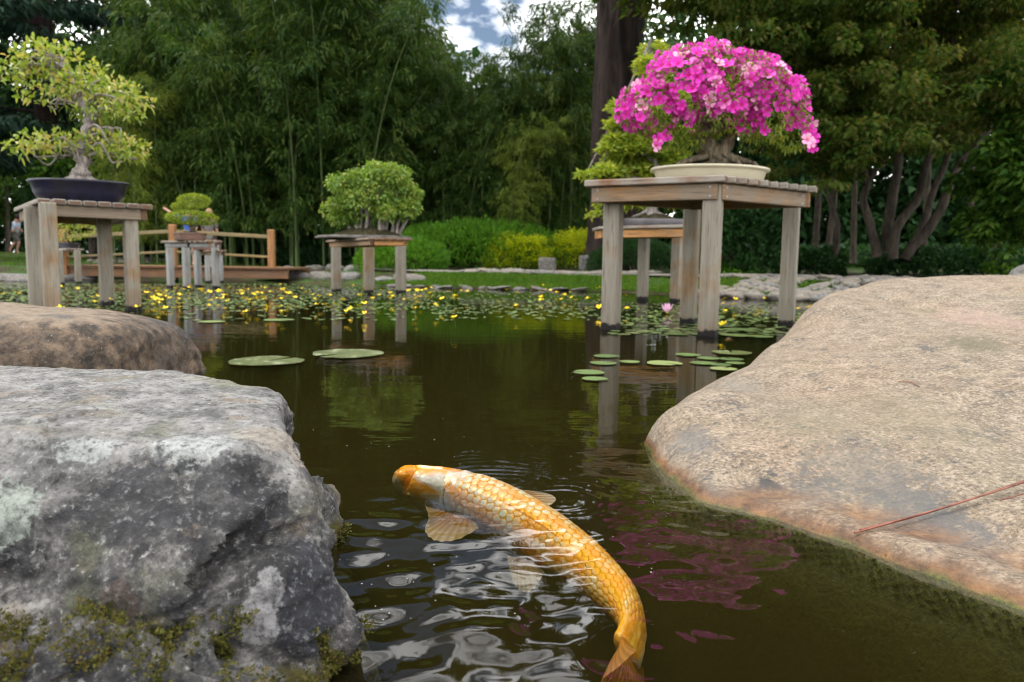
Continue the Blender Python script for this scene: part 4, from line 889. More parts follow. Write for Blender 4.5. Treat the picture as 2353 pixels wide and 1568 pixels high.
# golden conifer bonsai on the rear right table
dC = 7.3; kc = dC/F; cn = thing('conifer_bonsai', tuple(np.r_[W(1496, 520, dC)[:2], .707]), 'tall golden green conifer bonsai rising behind the azalea in a long grey pot', 'bonsai')
sC = 68*kc; lathe_pot('pot', M['pot_grey'], (0, 0, 0), [(.93, 0), (.95, .0), (1.0, .075), (1.0, .082), (.95, .082)], sC, sC*.6, 48, 4, .0, cn); soilmound(cn, (0, 0, .075), sC*.93, sC*.55, .07)
CB = []
r = np.random.default_rng(17)
for (a, b, rx, ry) in ((1440, 380, 60, 22), (1400, 400, 48, 18), (1470, 400, 55, 20), (1440, 330, 55, 20), (1480, 350, 60, 22), (1410, 345, 34, 14), (1430, 290, 42, 16), (1480, 300, 50, 20), (1420, 250, 26, 12), (1455, 265, 40, 16), (1500, 262, 50, 20), (1500, 200, 36, 16), (1490, 150, 30, 14), (1500, 118, 28, 16), (1480, 215, 26, 12), (1500, 170, 36, 18),
                       (1370, 412, 28, 10), (1345, 403, 22, 7), (1400, 470, 36, 12), (1380, 492, 30, 12), (1420, 440, 40, 14), (1520, 410, 50, 20), (1540, 370, 50, 25), (1540, 320, 60, 30), (1560, 250, 60, 35), (1450, 475, 36, 12), (1560, 470, 30, 12)):
    CB.append(pb(a, b, r.uniform(-.18, .18), rx, ry, .16, rx*ry*1.2, dC)) if False else CB.append(pb(a, b, r.uniform(-.18, .18), rx, ry, .16, rx*ry*1.1, dC))
C, D = shell(CB, r, .3, 1.05, .4); D[:, 2] *= .35; C, D = clumpy(C, D, 5, -.3, 2)
o = leafobj('foliage', C-np.array(cn.location), D, .062, .022, M['leaf_conif'], cn, None, droop=.1); o['kind'] = 'stuff'
V, Fc_ = tube(spline([W(1492, 497, dC), W(1500, 478, dC), W(1492, 450, dC), W(1505, 380, dC), W(1495, 300, dC), W(1500, 200, dC), W(1495, 120, dC)], 30), np.interp(np.arange(30), [0, 4, 29], [.075, .045, .012]), 10, .4, 6); link('trunk', mk('trunk', V, Fc_, M['bark_bonsai']), cn, -cn.location)
branchset(cn, [(W(1497, min(480, b_[2]*0+430-20*i), dC), b_[:3]) for i, b_ in enumerate(CB[:18])], .014, .005, M['bark_bonsai'])
for k in range(7):
    a = k/7*2*PI; b0_ = W(1494, 492, dC); e = b0_+np.array([math.cos(a)*.2, math.sin(a)*.1, -.03]); V, Fc_ = tube(spline([b0_+[0, 0, .05], (b0_+e)/2+[0, 0, .01], e], 7), np.linspace(.028, .008, 7), 7, .4, k); link('root', mk('root', V, Fc_, M['bark_bonsai']), cn, -cn.location)

# ------------------------------------------------------------ footbridge
dB = 11.7
br = thing('footbridge', tuple(W(400, 620, dB)), 'orange brown wooden footbridge with two rails crossing the far pond', 'bridge')
def hb(name, mat, a, b, hgt, dep, parent=br, bev=.006):
    a, b = np.array(a), np.array(b); c = (a+b)/2; d = b-a; return board(name, mat, (np.linalg.norm(d), dep, hgt), frame(c, d, 0), parent, bev)
zdk = W(520, 610, dB)[2]; aL = W(130, 0, dB); aL[2] = zdk; aR = W(652, 0, dB-.2); aR[2] = zdk
ux = (aR-aL); lb_ = np.linalg.norm(ux); ux /= lb_
for s in (0, 1.15):
    hb('beam', M['bridge'], aL+[0, s, -.13], aR+[0, s, -.13], .13, .07)
np_ = 34
for i in range(np_):
    c = aL+ux*(lb_*(i+.5)/np_)+np.array([0, .57, -.04]); board('deck_plank', M['bridge'], (1.32, lb_/np_-.012, .035), frame(c, (0, 1, 0), 0), br, .004)
posts = []
for (px_, yt, yb) in ((625, 528, 634), (400, 516, 634), (150, 528, 634)):
    for s in (0,):
        q = W(px_, yb, dB-.06); q[1] += s; tp = W(px_, yt, dB-.06)[2]; bot_ = -.3 if px_ < 600 else q[2]; 
        o = board('post', M['bridge_post'], (.10, .10, tp-bot_), frame((q[0], q[1], (tp+bot_)/2), (1, 0, 0), 0), br, .012)
        if s == 0: posts.append((q, tp))
for i in range(len(posts)-1):
    for s in (0,):
        for fy, hh in ((.11, .055), (.42, .035)):
            a = posts[i][0].copy(); b = posts[i+1][0].copy(); a[2] = posts[i][1]-fy; b[2] = posts[i+1][1]-fy; a[1] += s; b[1] += s; a[0] -= .055; b[0] += .055
            hb('rail', M['rail'], a, b, hh, .04)

# ------------------------------------------------------------ people
def cloth(name, c):
    m = MT(name); n = m.noise(m.pos(), 40, 4); return m.done(m.bsdf(m.mix(n, tuple(x*.8 for x in c), tuple(x*1.15 for x in c)), .85, .2))
M['skin'] = cloth('skin', (.48, .28, .20)); M['blue_cloth'] = cloth('pale_blue_cloth', (.45, .55, .68)); M['grey_cloth'] = cloth('grey_cloth', (.12, .11, .10)); M['hair'] = cloth('dark_hair', (.03, .02, .015)); M['navy'] = cloth('blue_cloth', (.05, .10, .32)); M['fair'] = cloth('fair_hair', (.3, .2, .1)); M['red'] = cloth('red_paint', (.5, .03, .02))
def skinned(name, joints, edges, mat, parent, sub=1):
    me = bpy.data.meshes.new(name); me.from_pydata([j[:3] for j in joints], edges, []); o = link(name+'_tmp', me)
    md = o.modifiers.new('s', 'SKIN'); md.use_smooth_shade = True
    for v, j in zip(me.skin_vertices[0].data, joints): v.radius = (j[3], j[3]); v.use_root = False
    me.skin_vertices[0].data[0].use_root = True
    o.modifiers.new('d', 'SUBSURF').levels = sub
    dg = bpy.context.evaluated_depsgraph_get(); me2 = bpy.data.meshes.new_from_object(o.evaluated_get(dg)); bpy.data.objects.remove(o)
    me2.materials.clear(); me2.materials.append(mat); r = link(name, me2, parent); return r
def person(loc, label, h, rz, pose, top, bottom, hair):
    t = thing('person', tuple(loc), label, 'person', None, rz); k = h/1.7; J = [tuple(k*x for x in j) for j in pose]
    E_ = [(0, 1), (1, 2), (2, 3), (3, 4), (2, 5), (5, 6), (6, 7), (7, 8), (2, 9), (9, 10), (10, 11), (11, 12), (0, 13), (13, 14), (14, 15), (15, 16), (0, 17), (17, 18), (18, 19), (19, 20)]
    skinned('body', J, E_, M['skin'], t)
    g = lambda ids, gr: [(J[i][0], J[i][1], J[i][2], J[i][3]*1.0+gr*k) for i in ids]
    a = g([1, 0, 2, 5, 6, 9, 10], .022); a[1] = (*[(J[0][i]*.9+J[1][i]*.1) for i in range(3)], a[1][3]); skinned('shirt', a, [(0, 1), (0, 2), (2, 3), (3, 4), (2, 5), (5, 6)], top, t)
    a = g([0, 13, 14, 17, 18], .02); skinned('shorts', a, [(0, 1), (1, 2), (0, 3), (3, 4)], bottom, t)
    hd = J[4]; v, f = ico(2); v = v*np.array([.105, .115, .12])*k; v = v+np.array(hd[:3])+np.array([0, .018*k, .028*k]); link('hair', mk('hair', v, f, hair), t)
    return t
walk = [(0, 0, .92, .125), (.02, 0, 1.12, .125), (.07, 0, 1.36, .13), (.10, 0, 1.47, .05), (.13, -.01, 1.58, .098),
        (.07, -.17, 1.36, .06), (.16, -.20, 1.14, .045), (.34, -.16, 1.06, .035), (.42, -.15, 1.06, .03), (.07, .17, 1.36, .06), (-.02, .2, 1.12, .045), (.14, .2, 1.0, .035), (.22, .2, 1.0, .03),
        (0, -.1, .86, .095), (.22, -.1, .52, .065), (.10, -.1, .12, .045), (.2, -.1, .04, .04), (0, .1, .86, .095), (-.10, .1, .5, .065), (-.34, .1, .2, .045), (-.3, .1, .1, .035)]
fe = W(38, 593, 31.5); fe[2] = gz1(fe[0], fe[1])
person(fe, 'person in a pale blue shirt and grey shorts walking on the lawn beyond the pond', 1.62, 0, walk, M['blue_cloth'], M['grey_cloth'], M['hair'])
stand = [(0, 0, .92, .12), (0, 0, 1.12, .12), (0, 0, 1.36, .125), (0, 0, 1.47, .05), (0, -.01, 1.59, .098),
         (-.17, 0, 1.36, .06), (-.42, -.03, 1.42, .045), (-.62, -.04, 1.55, .035), (-.70, -.04, 1.60, .032), (.17, 0, 1.36, .06), (.22, -.02, 1.1, .045), (.2, -.16, .95, .035), (.2, -.22, .97, .03),
         (-.1, 0, .86, .09), (-.1, 0, .5, .065), (-.1, .02, .1, .045), (-.1, -.08, .04, .04), (.1, 0, .86, .09), (.1, 0, .5, .065), (.1, .02, .1, .045), (.1, -.08, .04, .04)]
q = W(428, 600, 12.4); person((q[0]+.07, q[1], zdk-.02), 'child in blue on the bridge stretching an arm out behind the lime green bonsai', 1.0, 0, stand, M['navy'], M['grey_cloth'], M['hair'])
q = W(484, 600, 12.35); person((q[0], q[1], zdk-.02), 'fair haired child on the bridge half hidden behind the lime green bonsai', .92, PI, [tuple(x) for x in stand[:5]]+[(-.17, 0, 1.36, .06), (-.2, -.02, 1.1, .045), (-.2, -.14, .95, .035), (-.2, -.2, .97, .03)]+[tuple(x) for x in stand[9:]], M['grey_cloth'], M['grey_cloth'], M['fair'])

# ------------------------------------------------------------ koi
def koi(name, spine, rad, label, roll, z_off=0., detail=(420, 220), main=True, flat=.93):
    sp_ = spline(spine, detail[0]); seg = np.r_[0, np.cumsum(np.linalg.norm(np.diff(sp_, axis=0), axis=1))]; s = np.linspace(0, seg[-1], detail[0])
    sp_ = np.stack([np.interp(s, seg, sp_[:, i]) for i in range(3)], -1); u = s/s[-1]; Lf = s[-1]
    r = np.interp(u, *rad); k_ = np.ones(9)/9; rs = np.convolve(np.r_[[r[0]]*4, r, [r[-1]]*4], k_, 'valid'); r = np.minimum(r*1.02, rs) if False else rs
    T = np.gradient(sp_, axis=0); T /= np.linalg.norm(T, axis=1)[:, None]; S = np.cross(T, np.array([0, 0, 1.])); S /= np.linalg.norm(S, axis=1)[:, None]; U = np.cross(S, T)
    cr_, sr_ = math.cos(roll), math.sin(roll); S2 = S*cr_+U*sr_; U2 = U*cr_-S*sr_
    nph = detail[1]; ph = np.linspace(0, 2*PI, nph, endpoint=False)     # 0 = dorsal
    tailf = sstep((u-.80)/.2); wside = r*flat*(1-.50*tailf); hgt = r*(1+.12*tailf)
    cx_, sx_ = np.cos(ph), np.sin(ph)
    pw = .9
    V = sp_[:, None]+S2[:, None]*(np.sign(sx_)*np.abs(sx_)**pw)[None, :, None]*wside[:, None, None]+U2[:, None]*(np.sign(cx_)*np.abs(cx_)**pw)[None, :, None]*hgt[:, None, None]
    Nr = V-sp_[:, None]; Nr /= np.linalg.norm(Nr, axis=2)[..., None]+1e-9
    uu = np.broadcast_to(u[:, None], (detail[0], nph)); pp = np.broadcast_to(ph[None], uu.shape); pp_ = np.where(pp > PI, pp-2*PI, pp)
    # scales: staggered rows; arc-length rows around, columns along
    nrow = 22; nlen = 37.; a = uu*nlen; b = pp_/(2*PI)*nrow
    best = np.full(uu.shape, 9.); row = np.floor(b)
    hgt_s = np.zeros(uu.shape); edge_d = np.zeros(uu.shape); sid = np.zeros(uu.shape)
    for dr in (-1, 0, 1):
        rr_ = row+dr; off = .5*(np.mod(rr_, 2)); ca = np.floor(a-off)
        for dc in (-1, 0, 1):
            cc = ca+dc+off+.5; jx = np.mod(np.sin(cc*12.9898+rr_*78.233)*43758.5, 1.)-.5; da = a-cc+.16*jx; db = (b-rr_-.5)+.12*np.mod(jx*7.3, 1.)
            rad_ = np.sqrt((da*.92)**2+(db*1.0)**2); inside = rad_ < .78
            h_ = np.where(inside, 1.-(-da*.5+.5)*.0+da*0, 0)          # overlap order: nearer head lies on top
            pr = np.where(inside, -cc, -1e9); better = pr > np.where(hgt_s == 0, -1e9, best)
            upd = inside & ((hgt_s == 0) | (pr > best))
            best = np.where(upd, pr, best); hgt_s = np.where(upd, 1, hgt_s); edge_d = np.where(upd, rad_/.78, edge_d); sid = np.where(upd, np.mod(cc*12.9+rr_*7.7, 1.), sid)
            along = da
    ed = edge_d; body = sstep((uu-.20)/.03)*sstep((.955-uu)/.03)
    disp = body*(.0013*(1-ed**3)+.0004)*1.0
    P3 = np.stack([uu.ravel()*30, pp_.ravel()*2, 0*uu.ravel()], -1); nse = fbm(P3, 4).reshape(uu.shape); nse2 = fbm(P3*np.array([.35, .8, 1])+9, 3).reshape(uu.shape)
    # gill cover
    gill = np.exp(-((uu-(.185-.03*np.cos(pp_)))/.006)**2)*(np.abs(pp_) > .5); disp = disp-gill*.0038
    disp = disp+.0010*nse*(1-body)
    V = V+Nr*disp[..., None]
    # colours
    silver = np.array([.70, .65, .46]); orange = np.array([.86, .33, .012]); yellow = np.array([.86, .43, .02]); cream = np.array([.75, .60, .38])
    e4 = np.clip((ed-.58)/.22, 0, 1)
    basec = orange+(yellow-orange)*np.clip(.5+nse2*1.1, 0, 1)[..., None]
    jv = np.mod(sid*3.7, 1.); sf = (1-e4)*(.70+.5*jv)*np.clip(1.05+1.4*nse2+.8*nse, .45, 1.2)*np.clip(1.05-1.35*(uu-.25)+.5*nse2, .2, 1)*np.clip(1.2-np.abs(pp_)/2.2, 0, .95)
    c_ = basec*(1-sf[..., None])+silver*sf[..., None]*(1-.25*(sid[..., None] > .6)*0)
    head = 1-sstep((uu-.19)/.03)
    hw = np.clip(.42+1.3*nse2+.5*nse+.25*np.cos(pp_)-1.2*np.exp(-((uu-.02)/.045)**2), 0, 1)
    hc = (orange*1.0)*(1-hw[..., None])+np.array([.70, .66, .58])*hw[..., None]; hc = hc*(1-.0*nse[..., None])
    c_ = c_*(1-head[..., None])+hc*head[..., None]
    c_ = c_*(1-.55*gill[..., None]*(np.abs(pp_) > .7)[..., None]); dors = np.exp(-(pp_/.16)**2)*sstep((uu-.27)/.05); c_ = c_*(1-dors[..., None])+np.array([.88, .42, .01])*dors[..., None]
    dark = body*np.clip((ed-.80)/.18, 0, 1); c_ = c_*(1-.45*dark[..., None])
    c_ = c_*(1+.12*nse[..., None]); belly = sstep((np.abs(pp_)-1.9)/.6); c_ = c_*(1-belly[..., None])+cream*.9*belly[..., None]
    t = thing(name, tuple(sp_[len(sp_)//2]*np.array([1, 1, 0])), label, 'fish'); lo = np.array(t.location)
    Vf = V.reshape(-1, 3); Vf = np.concatenate([Vf, sp_[:1]-T[:1]*r[0]*.6, sp_[-1:]]); n = detail[0]*nph
    Fq = grid_faces(detail[0], nph, True); 
    Ft = np.array([(j, (j+1) % nph, n, n) for j in range(nph)]); Ft2 = np.array([(n-nph+(j+1) % nph, n-nph+j, n+1, n+1) for j in range(nph)])
    cc_ = np.concatenate([c_.reshape(-1, 3), [orange], [orange]])
    faces = [tuple(f) for f in Fq.tolist()]+[(int(a), int(b), int(c)) for a, b, c, _ in Ft]+[(int(a), int(b), int(c)) for a, b, c, _ in Ft2]
    me = fixn(mk('body', Vf-lo, faces, M['koi'], cols=np.clip(cc_, .002, 1))); link('body', me, t)
    def at(u0, phi, out=0.):
        i = int(u0*(detail[0]-1)); q = sp_[i]+S2[i]*math.sin(phi)*wside[i]+U2[i]*math.cos(phi)*hgt[i]; d = q-sp_[i]; d /= np.linalg.norm(d); return q+d*out, d, T[i], i
    return t, at, sp_, T, S2, U2, lo, r, hgt
m = MT('koi_skin'); c = m.attr('tint'); n = m.noise(m.pos(), 160, 3)
b = m.n('ShaderNodeBsdfPrincipled'); m.l(c, b.inputs['Base Color']); b.inputs['Roughness'].default_value = .30; b.inputs['Specular IOR Level'].default_value = .5; b.inputs['Metallic'].default_value = .12
m.l(m.bump(n, .0006, .5), b.inputs['Normal']); M['koi'] = m.done(b.outputs[0])
m = MT('koi_fin'); u_ = m.attr('tint'); b = m.bsdf(u_, .35, .5); tl = m.n('ShaderNodeBsdfTranslucent'); m.l(u_, tl.inputs[0]); tp_ = m.n('ShaderNodeBsdfTransparent'); M['fin'] = m.done(m.mixs(.22, m.mixs(.5, b, tl.outputs[0]), tp_.outputs[0]))
m = MT('koi_eye'); M['eye'] = m.done(m.bsdf((.01, .008, .006), .08, .6)); m = MT('koi_iris'); M['iris'] = m.done(m.bsdf((.55, .35, .08), .2, .6))
def fin(name, parent, lo, root_a, root_b, tips, c0, c1, rays=14, wav=.002, n2=16):
    """membrane from root line a-b to a polyline of tips, with ray ridges"""
    n1 = max(rays*6, 40); tp = spline(tips, n1); ra = np.linspace(0, 1, n1)[:, None]; root = np.array(root_a)*(1-ra)+np.array(root_b)*ra
    v = np.linspace(0, 1, n2)[None, :, None]; G_ = root[:, None]*(1-v)+tp[:, None]*v
    nrm = np.cross(np.array(root_b)-root_a, tp[n1//2]-root[n1//2]); nrm = nrm/(np.linalg.norm(nrm)+1e-9)
    ridge = np.cos(np.linspace(0, rays*2*PI, n1))[:, None]; vv = v[..., 0]
    G_ = G_+nrm*(wav*np.sin(vv*3+ra*5)*vv+.0005*ridge*(1-vv*.4))[..., None]
    e = .008*vv**6*np.cos(np.linspace(0, rays*2*PI, n1)*1.)[:, None]; G_ = G_+(tp-root)[:, None]*e[..., None]
    col = np.array(c0)*(1-vv[..., None])+np.array(c1)*vv[..., None]; col = col*(1+.22*ridge[..., None])
    o = link(name, mk(name, G_.reshape(-1, 3)-lo, grid_faces(n1, n2), M['fin'], cols=np.clip(col.reshape(-1, 3), 0, 1)), parent); return o
mid = [((919, 1093), -.012), ((938, 1104), -.026), ((985, 1122), -.038), ((1040, 1138), -.048), ((1095, 1158), -.052), ((1165, 1190), -.053), ((1250, 1237), -.051), ((1325, 1287), -.046), ((1388, 1340), -.040), ((1430, 1388), -.034), ((1449, 1432), -.033), ((1451, 1468), -.033), ((1440, 1500), -.034)]
spn = [P(a, b, z_) for (a, b), z_ in mid]
radii = ([0, .015, .05, .10, .17, .25, .35, .5, .65, .78, .88, .95, 1.], [.009, .021, .033, .042, .048, .0505, .0495, .0440, .0355, .0275, .0215, .0185, .019])
kt, at, sp_, TT, S2, U2, lo, rk, hk = koi('koi', spn, radii, 'large orange and silver koi swimming at the surface between the boulders', -.55)
OR, CR, PALE = (.85, .33, .03), (.85, .62, .30), (.80, .70, .50)
# pectoral fins (near side and far side), pelvic fin, dorsal, tail
zf = -.045
fin('pectoral_fin', kt, lo, P(1005, 1170, -.045), P(1085, 1196, -.045), [P(976, 1158, -.010), P(984, 1195, -.012), P(976, 1226, -.014), P(1000, 1244, -.014), P(1050, 1236, -.016), P(1100, 1208, -.03)], OR, CR, 12, .004)
fin('pectoral_fin', kt, lo, P(1178, 1133, -.018), P(1232, 1160, -.022), [P(1215, 1127, -.006), P(1258, 1134, -.004), P(1276, 1147, -.006), P(1262, 1163, -.012), P(1240, 1167, -.018)], OR, PALE, 9, .002)
fin('pelvic_fin', kt, lo, P(1165, 1275, -.07), P(1225, 1290, -.07), [P(1172, 1310, -.06), P(1180, 1345, -.058), P(1198, 1362, -.058), P(1225, 1352, -.058), P(1252, 1310, -.064)], (.8, .42, .12), PALE, 9, .003)
# dorsal fin folded along the back: a low ridge
dl, dt = [], []
for uq in np.linspace(.33, .72, 14):
    q, d, t_, i = at(uq, 0., -.002); hh = .013*math.sin(PI*min(1, (uq-.33)/.39*1.15+.08))**.7 if (uq-.33)/.39*1.15+.08 < 1 else .002
    dl.append(q); dt.append(q+d*(hh*.55)+t_*.018+S2[i]*.004)
dl, dt = np.array(dl), np.array(dt); n1 = 90; A1, B1 = spline(dl, n1), spline(dt, n1); v = np.linspace(0, 1, 8)[None, :, None]; Gd = A1[:, None]*(1-v)+B1[:, None]*v
rg_ = np.cos(np.arange(n1)*1.4)[:, None]; Gd = Gd+S2[int(.5*419)]*(.0004*rg_)[..., None]
link('dorsal_fin', mk('dorsal_fin', Gd.reshape(-1, 3)-lo, grid_faces(n1, 8), M['fin'], cols=np.clip((np.array((.92, .42, .02))*(1+.25*rg_[..., None])*np.ones_like(v)), 0, 1).reshape(-1, 3)), kt)
# tail fin: upper lobe curling toward the camera
e0 = sp_[-1]; iu = U2[-1]; fin('tail_fin', kt, lo, e0+iu*.018-TT[-1]*.006, e0-iu*.019-TT[-1]*.006, [P(1465, 1492, -.012), P(1415, 1535, -.004), P(1368, 1572, -.008), P(1358, 1640, -.02), P(1400, 1700, -.04), P(1460, 1690, -.07), P(1492, 1600, -.085), P(1490, 1530, -.06)], (.85, .36, .05), (.66, .33, .10), 22, .006, 24)
fin('anal_fin', kt, lo, at(.78, 2.7)[0], at(.86, 2.7)[0], [at(.80, 2.7, .02)[0], at(.86, 2.7, .030)[0], at(.90, 2.6, .016)[0]], OR, CR, 7, .001)
for sgn in (-1, 1):
    q, d, t_, i = at(.062, sgn*1.42, -.0014); v, f = ico(2); ey = link('eye', mk('eye', v*.0062, f, M['iris']), kt, Vector(q-lo)); v2 = v*.0043; link('pupil', mk('pupil', v2, f, M['eye']), ey, Vector(d*.0026))
for sgn in (-1, 1):
    q, d, t_, i = at(.022, sgn*2.0, -.001); e = q+d*.006-TT[0]*(-.012)+np.array([0, 0, -.006]); V, Fc_ = tube(spline([q, (q+e)/2+d*.002, e], 8), np.linspace(.0011, .0004, 8), 5); link('barbel', mk('barbel', V, Fc_, cloth('barbel', (.8, .4, .12))), kt, -Vector(lo))
# small far koi under the lily leaves
sp2 = [P(1668, 785, -.02), P(1680, 784, -.025), P(1695, 783.5, -.03), P(1712, 784, -.03), P(1726, 785, -.03)]
kt2, at2, s2, *_r = koi('koi', sp2, ([0, .1, .3, .6, 1], [.004, .016, .022, .017, .006]), 'small reddish koi under the surface beside the right table leg', 0, detail=(120, 48))
i_ = -1; fin('tail_fin', kt2, _r[3], s2[-1]+np.array([0, 0, .006]), s2[-1]-np.array([0, 0, .006]), [s2[-1]+np.array([.03, 0, .015]), s2[-1]+np.array([.045, 0, 0]), s2[-1]+np.array([.03, 0, -.02])], (.7, .2, .03), (.6, .3, .1), 6, .001)

# ------------------------------------------------------------ pine needles on the sandstone
m = MT('dry_pine_needle'); M['needle'] = m.done(m.bsdf(m.ramp(m.noise(m.pos(), 60, 3), (.3, (.10, .03, .018)), (.7, (.27, .10, .06))), .45, .4))
def needle(pts, r0, name, parent=None):
    V, Fc_ = tube(spline(pts, 24), r0, 6); return V, Fc_
t = thing('pine_needle_bundle', tuple(on_rock(2150, 1175)), 'long reddish brown pine needle bundle lying across the sandstone boulder', 'pine needles')
for (a, b, s_) in (((1962, 1232), (2375, 1112), 0), ((1964, 1233), (2375, 1119), 1), ((1975, 1228), (2385, 1115), 2)):
    ps = []
    for k in np.linspace(0, 1, 9):
        q = on_rock(a[0]*(1-k)+b[0]*k, a[1]*(1-k)+b[1]*k+7*math.sin(k*3.1)*(1 if s_ != 1 else .5), .004+.006*k+.001*s_); ps.append(q)
    V, Fc_ = needle(ps, .00115, 'needle'); link('needle', mk('needle', V, Fc_, M['needle']), t, -t.location)
ps = [on_rock(2298+77*k, 1157-22*k, .004) for k in np.linspace(0, 1, 5)]; V, Fc_ = needle(ps, .001, 'n'); o = link('pine_needle', mk('pine_needle', V-ps[0], Fc_, M['needle']), None, ps[0]); tag(o, 'single short pine needle on the sandstone below the needle bundle', 'pine needle')
ps = [on_rock(2062+50*k, 880+12*k-6*math.sin(k*3), .002) for k in np.linspace(0, 1, 5)]; V, Fc_ = needle(ps, .0007, 'n'); o = link('twig', mk('twig', V-ps[0], Fc_, M['needle']), None, ps[0]); tag(o, 'tiny curved dry twig on the smooth top of the sandstone boulder', 'twig')

# ------------------------------------------------------------ water plants
m = MT('lily_pad'); n = m.noise(m.obj(), 22, 5); r = m.rnd(); pz = m.noise(m.pos(), 9, 4)
c = m.ramp(m.math('ADD', m.math('MULTIPLY', n, .5), m.math('MULTIPLY', r, .5)), (.25, (.05, .085, .02)), (.5, (.10, .15, .04)), (.75, (.20, .23, .08)))
M['pad'] = m.done(m.bsdf(c, .5, .25, m.bump(n, .002)))
m = MT('old_lily_pad'); n = m.noise(m.pos(), 18, 6, .7)
M['padold'] = m.done(m.bsdf(m.ramp(n, (.35, (.04, .06, .012)), (.55, (.08, .095, .02)), (.72, (.45, .47, .36))), .4, .5, m.bump(n, .003)))
def pad_mesh(seed, mat, n=28, notch=.25):
    r = np.random.default_rng(seed); th = np.linspace(notch/2, 2*PI-notch/2, n); rim = 1+.04*np.sin(th*3+seed)+.02*r.normal(size=n); V = [np.array([[0, 0, 0.]])]
    for k, s in enumerate((.45, .85, 1.)):
        V.append(np.stack([s*rim*np.cos(th), s*rim*np.sin(th), (.006*s**4)*np.ones(n)+.004*s*np.sin(th*5+seed)], -1))
    V = np.concatenate(V); Fc_ = [(0, 1+i, 2+i) for i in range(n-1)]
    for k in range(2): Fc_ += [(1+k*n+i, 1+(k+1)*n+i, 2+(k+1)*n+i, 2+k*n+i) for i in range(n-1)]
    return mk('lily_pad', V, Fc_, mat)
PD = [pad_mesh(s, M['pad']) for s in range(4)]; PO = [pad_mesh(s+5, M['padold']) for s in range(2)]
def pad(px, py, wpx, me, label, group=None, z=.004):
    q = P(px, py, z); s = wpx/2/F*q[1]; o = link('lily_pad', me, None, (q[0], q[1], z)); o.scale = (s, s, s*.6); o.rotation_euler = (0, 0, R_.uniform(0, 6.28)); tag(o, label, 'lily pad', group); return o
pad(612, 829, 168, PO[0], 'large olive lily pad floating right of the brown boulder', 'water lily pads').rotation_euler[2] = 1.
pad(798, 812, 165, PO[1], 'large mottled lily pad floating below the bonsai forest table', 'water lily pads').rotation_euler[2] = 4.
near_pads = [(1353, 855, 74, 'lily pad left of the left azalea table leg, upper of the near pair'), (1366, 870, 60, 'lily pad lowest and nearest beside the left azalea table leg'), (1386, 834, 62, 'lily pad crossing the reflection of the left azalea table leg'), (1447, 831, 48, 'small lily pad just right of the left leg reflection'),
             (1526, 834, 82, 'wide lily pad between the left leg and middle leg reflections'), (1580, 815, 58, 'lily pad touching the far leg reflection, topmost of the near group'), (1615, 834, 58, 'lily pad on the reflection of the nearest table leg'), (1628, 823, 52, 'lily pad partly behind another on the nearest leg reflection'),
             (1662, 847, 62, 'lily pad lowest of the group next to the sandstone boulder'), (1680, 825, 56, 'lily pad against the edge of the sandstone boulder'), (1656, 838, 50, 'lily pad in the middle of the group beside the sandstone boulder'), (1690, 834, 44, 'small lily pad tucked against the sandstone boulder'), (1682, 810, 90, 'pale brownish lily pad behind the group beside the sandstone boulder'), (1393, 818, 60, 'thin yellowing lily pad on the left leg reflection, above the others')]
for i, (a, b, w_, lab) in enumerate(near_pads): pad(a, b, w_, PO[0] if i in (12,) else PD[i % 4], lab, 'water lily pads')
for i, (a, b, w_, lab) in enumerate([(1690, 770, 70, 'lily pad behind the small reddish koi'), (1745, 773, 60, 'yellowish lily pad beside the right table leg foot'), (1560, 768, 50, 'lily pad between the middle and nearest azalea table legs'), (1700, 757, 70, 'lily pad in open water left of the right table leg'), (640, 735, 70, 'thin pale lily pad alone in front of the yellow flowers'), (485, 739, 60, 'thin pale lily pad near the reflections of the small grey table')]): pad(a, b, w_, PD[i % 4], lab, 'water lily pads')
# floating-heart leaves: individuals nearest, the rest as one mass
def dens(px, py):
    if 1380 < px < 1870: return .3 if py > 690 else .2
    if px < 1000: return 1. if py < 700 else (.5 if py < 712 else .10)
    return .4 if (py > 676 and py < 722) else .18
cnt = 0; mass = MB(); tries = 0; rr_ = random.Random(5)
placed = []
while cnt < 5200 and tries < 60000:
    tries += 1; px_ = rr_.uniform(-20, 1900); py_ = 652+(rr_.random()**1.5)*84
    if px_ > 1400: py_ = rr_.uniform(695, 770)
    if rr_.random() > dens(px_, py_): continue
    q = P(px_, py_, .003)
    if sdist(np.array([q[0]]), np.array([q[1]]))[0] > -.15: continue
    placed.append((px_, py_, q, rr_.uniform(.011, .030))); cnt += 1
placed.sort(key=lambda a: a[2][1])
for i, (px_, py_, q, s) in enumerate(placed):
    if i < 280:
        o = link('floating_leaf', PD[i % 4] if rr_.random() > .25 else PO[i % 2], None, tuple(q)); o.scale = (s, s, s*.35); o.rotation_euler = (0, 0, rr_.uniform(0, 6.28)); tag(o, 'small round leaf lying flat on the water among the yellow flowers', 'floating leaf', 'small floating leaves of the yellow flowers')
    else:
        th = np.arange(10)*2*PI/10; v = np.stack([q[0]+s*np.cos(th), q[1]+s*np.sin(th), q[2]+.002*np.sin(th*2+i)], -1); mass.add(np.r_[v, [[q[0], q[1], q[2]-.001]]], [(j, (j+1) % 10, 10) for j in range(10)])
o = link('floating_leaves', mass.mesh('floating_leaves', M['pad'])); tag(o, 'mat of small floating leaves covering the far water', 'floating leaves', None, 'stuff')
m = MT('yellow_petal'); M['yellow'] = m.done(m.bsdf((.95, .66, .004), .5, .3)); m = MT('flower_stalk'); M['stalk'] = m.done(m.bsdf((.10, .13, .03), .6, .3))
